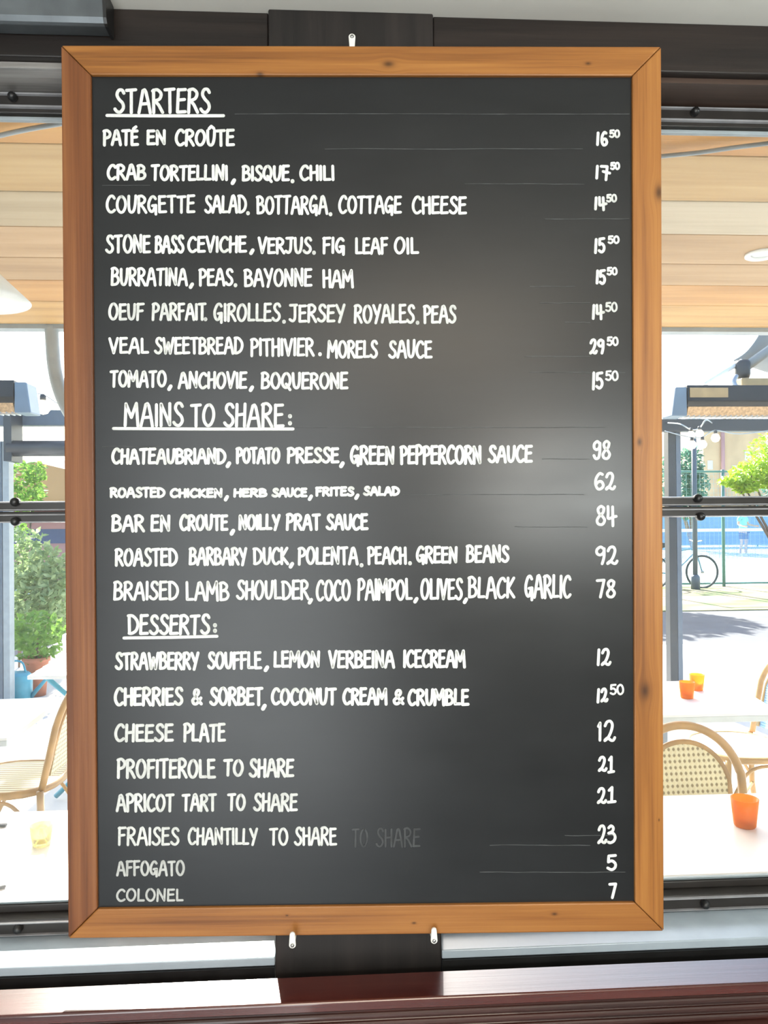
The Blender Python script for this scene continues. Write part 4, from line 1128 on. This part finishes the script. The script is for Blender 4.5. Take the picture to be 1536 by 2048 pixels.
# blue windbreak sheet behind the court
wb = thing('windbreak', 'blue windbreak sheet along the far side of the court', 'windbreak', (at(1450, 1045, 33).x, 33, -.012))
M['sheet_blue'] = plain('sheet_blue', (.20, .36, .52), .7, var=.06)
MB().box(-14, 12, -.02, .02, .1, 1.5).build('sheet', M['sheet_blue'], wb)
for k in range(6): MB().tube([(-14 + k * 5.2, .05, 0), (-14 + k * 5.2, .05, 2.1)], .05, 8).build('post', M['fence_green'], wb)

# tennis player: one continuous skinned body, clothes as children
def skin_figure(name, verts, edges, radii, mat, parent, sub=2, root=0):
    me = bpy.data.meshes.new(name); me.from_pydata([tuple(v) for v in verts], edges, []); me.materials.append(mat)
    o = bpy.data.objects.new(name, me); COL.objects.link(o); o.parent = parent
    sk_ = o.modifiers.new('skin', 'SKIN'); sk_.use_smooth_shade = True
    for i, r_ in enumerate(radii):
        me.skin_vertices[0].data[i].radius = r_ if isinstance(r_, tuple) else (r_, r_)
        me.skin_vertices[0].data[i].use_root = (i == root)
    s_ = o.modifiers.new('subdiv', 'SUBSURF'); s_.levels = sub; s_.render_levels = sub
    return o


pp = at(1487, 1113, 25.8)
person = thing('person', 'person in a teal shirt and navy shorts standing on the tennis court', 'person', (pp.x, 25.8, -.012), math.radians(25))
M['skin'] = plain('skin', (.60, .36, .25), .55, var=.05); M['teal_shirt'] = plain('teal_shirt', (.22, .62, .56), .8, var=.05)
M['navy_shorts'] = plain('navy_shorts', (.05, .08, .20), .8, var=.1); M['hair'] = plain('hair', (.06, .04, .025), .6, var=.2)
V = [(0, 0, .93), (0, .01, 1.10), (0, .02, 1.30), (0, .02, 1.44), (0, 0, 1.52), (0, -.01, 1.62), (0, -.005, 1.72)]
Rr = [(.15, .11), (.14, .10), (.16, .11), (.12, .08), (.055, .055), (.085, .095), (.06, .075)]
Ed = [(0, 1), (1, 2), (2, 3), (3, 4), (4, 5), (5, 6)]
for s in (-1, 1):
    b0_ = len(V)
    V += [(s * .10, 0, .84), (s * .13, -.03, .50), (s * .16, .02, .10), (s * .165, -.02, .045), (s * .18, -.13, .03)]
    Rr += [.095, .062, .04, .042, .035]; Ed += [(0, b0_), (b0_, b0_ + 1), (b0_ + 1, b0_ + 2), (b0_ + 2, b0_ + 3), (b0_ + 3, b0_ + 4)]
    b1 = len(V)
    hx, hy_, hz = s * .34, -.26, 1.10
    V += [(s * .19, .02, 1.40), (s * .28, .0, 1.16), (hx, hy_, hz), (hx, hy_ - .06, hz - .01)]
    Rr += [.06, .042, .028, .034]; Ed += [(3, b1), (b1, b1 + 1), (b1 + 1, b1 + 2), (b1 + 2, b1 + 3)]
    for k in range(4):
        fz = hz + .025 - .018 * k; b3 = len(V); ln = (.07, .08, .075, .055)[k]
        V += [(hx + .002 * k, hy_ - .10, fz), (hx - s * .012, hy_ - .10 - ln * .5, fz - .008), (hx - s * .035, hy_ - .10 - ln * .75, fz - .012)]
        Rr += [.0095, .0085, .0075]; Ed += [(b1 + 3, b3), (b3, b3 + 1), (b3 + 1, b3 + 2)]
    b3 = len(V); V += [(hx - s * .035, hy_ - .06, hz + .03), (hx - s * .05, hy_ - .10, hz + .035)]; Rr += [.011, .009]; Ed += [(b1 + 3, b3), (b3, b3 + 1)]
b4 = len(V); V += [(0, -.115, 1.625)]; Rr += [.014]; Ed += [(5, b4)]
skin_figure('body', V, Ed, Rr, M['skin'], person)
MB().lathe([(.0, 1.815), (.06, 1.80), (.098, 1.75), (.105, 1.69), (.095, 1.66)], 18, Matrix.Translation((0, .02, -.02))).build('hair', M['hair'], person)
skin_figure('shirt', [(0, 0, .88), (0, .01, 1.10), (0, .02, 1.30), (0, .02, 1.42), (-.19, .02, 1.40), (-.245, .01, 1.25), (.19, .02, 1.40), (.245, .01, 1.25)], [(0, 1), (1, 2), (2, 3), (3, 4), (4, 5), (3, 6), (6, 7)],
            [(.175, .13), (.165, .125), (.18, .13), (.13, .09), .072, .068, .072, .068], M['teal_shirt'], person)
skin_figure('shorts', [(0, 0, .92), (-.105, -.005, .80), (-.125, -.02, .58), (.105, -.005, .80), (.125, -.02, .58)], [(0, 1), (1, 2), (0, 3), (3, 4)],
            [(.16, .125), .115, .10, .115, .10], M['navy_shorts'], person)
for s in (-1, 1):
    skin_figure('shoe', [(s * .16, .03, .06), (s * .166, -.03, .05), (s * .182, -.15, .042)], [(0, 1), (1, 2)], [.05, .05, .042], M['table_white'], person)

# buildings and trees beyond
HB = 38
bl_ = at(1440, 1024, HB)
hb = thing('brick_house', 'tan brick house with an arched gable behind the tennis court', 'house', (bl_.x, HB, 0))
M['tan_brick'] = plain('tan_brick', (.60, .38, .22), .85, var=.15, scale=.8)
xa, xb = at(1408, 1024, HB).x - bl_.x, at(1534, 1024, HB).x - bl_.x
zt_ = zof(862, HB)
MB().box(xa, xb, 0, 8, 0, zt_).build('wall', M['tan_brick'], hb)
arc = [(xa + (xb - xa) * (.5 - .5 * math.cos(PI * k / 12)), zt_ + .001 + (zof(836, HB) - zt_) * math.sin(PI * k / 12)) for k in range(13)]
MB().prism(arc, 'y', 0, 8).build('gable', M['tan_brick'], hb)
for px, py, w_, h_ in ((1495, 912, 12, 18), (1470, 936, 14, 10), (1420, 930, 10, 18)):
    a = at(px, py, HB); c_ = MB().box(a.x - bl_.x - w_ / 2 * .0265, a.x - bl_.x + w_ / 2 * .0265, -.03, -.001, a.z - h_ / 2 * .0265, a.z + h_ / 2 * .0265).build('window_unit', M['table_edge'], hb)
MB().tube([(at(1445, 1024, HB).x - bl_.x, -.12, 0), (at(1445, 1024, HB).x - bl_.x, -.12, zt_)], .1, 10).build('drain_pipe', M['pink'], hb)

TY = 11.5
plant('lime_tree', 'lime green leafy tree reaching in at the right edge of the photo', 'tree', (at(1600, 1024, TY).x, TY, -.005),
      [(A(1535, 905, TY), (.30, .5, .35)), (A(1500, 945, TY), (.32, .4, .20)), (A(1470, 962, TY), (.25, .3, .10)), (A(1580, 930, TY), (.5, .6, .6)), (A(1600, 850, TY), (.5, .6, .6)), (A(1490, 975, TY), (.18, .3, .10)), (A(1530, 955, TY), (.25, .3, .2))], 'leaf_lime', .04, 420, .055, 21)
TY = 30
plant('cypress', 'dark blue green tree behind the lamp post beyond the right window', 'tree', (at(1386, 1024, TY).x, TY, -.005),
      [(A(1380, 930, TY), (.6, .6, .9)), (A(1392, 970, TY), (.55, .6, .9)), (A(1378, 1005, TY), (.6, .6, .8)), (A(1345, 960, TY), (.6, .6, 1.3))], 'leaf_blue', .1, 420, .14, 22)
TY = 28
plant('hedge_shrub', 'blue green shrub right of the tan house at the right edge', 'shrub', (at(1548, 1024, TY).x, TY, -.005), [(A(1550, 990, TY), (.5, .6, .9)), (A(1560, 930, TY), (.6, .6, .8))], 'leaf_blue', .06, 380, .14, 23)
# unseen trees added behind the board: their crowns shade the road and sills
plant('added_shade_tree', 'low spreading tree added unseen behind the chalkboard to shade the road', 'tree', (2.9, 13.5, -.005), [((2.9, 13.5, 2.9), (1.9, .9, .8)), ((2.0, 13.5, 3.2), (1.0, .8, .7)), ((4.1, 13.6, 2.8), (1.1, .8, .7)), ((4.0, 13.2, 2.4), (1.1, .7, .5))], 'leaf', .10, 1300, .12, 40)
def crown(x, r_): return [((x, 13.2, 10.0), (r_, 1.1, 1.3)), ((x - .1, 13.2, 9.2), (r_ * .95, 1.0, 1.2)), ((x + .1, 13.3, 10.9), (r_ * .95, 1.1, 1.1))]
plant('added_shade_tree', 'tall tree added unseen behind the chalkboard to shade the right sill', 'tree', (-1.25, 13.2, -.005), crown(-1.25, 1.12), 'leaf', .14, 1700, .14, 50, 'unseen trees added for shade')
plant('added_shade_tree', 'tall broad tree added unseen behind the chalkboard to shade the left sill', 'tree', (-4.1, 13.2, -.005), crown(-4.05, 1.15) + crown(-6.1, 1.2), 'leaf', .14, 1700, .14, 51, 'unseen trees added for shade')
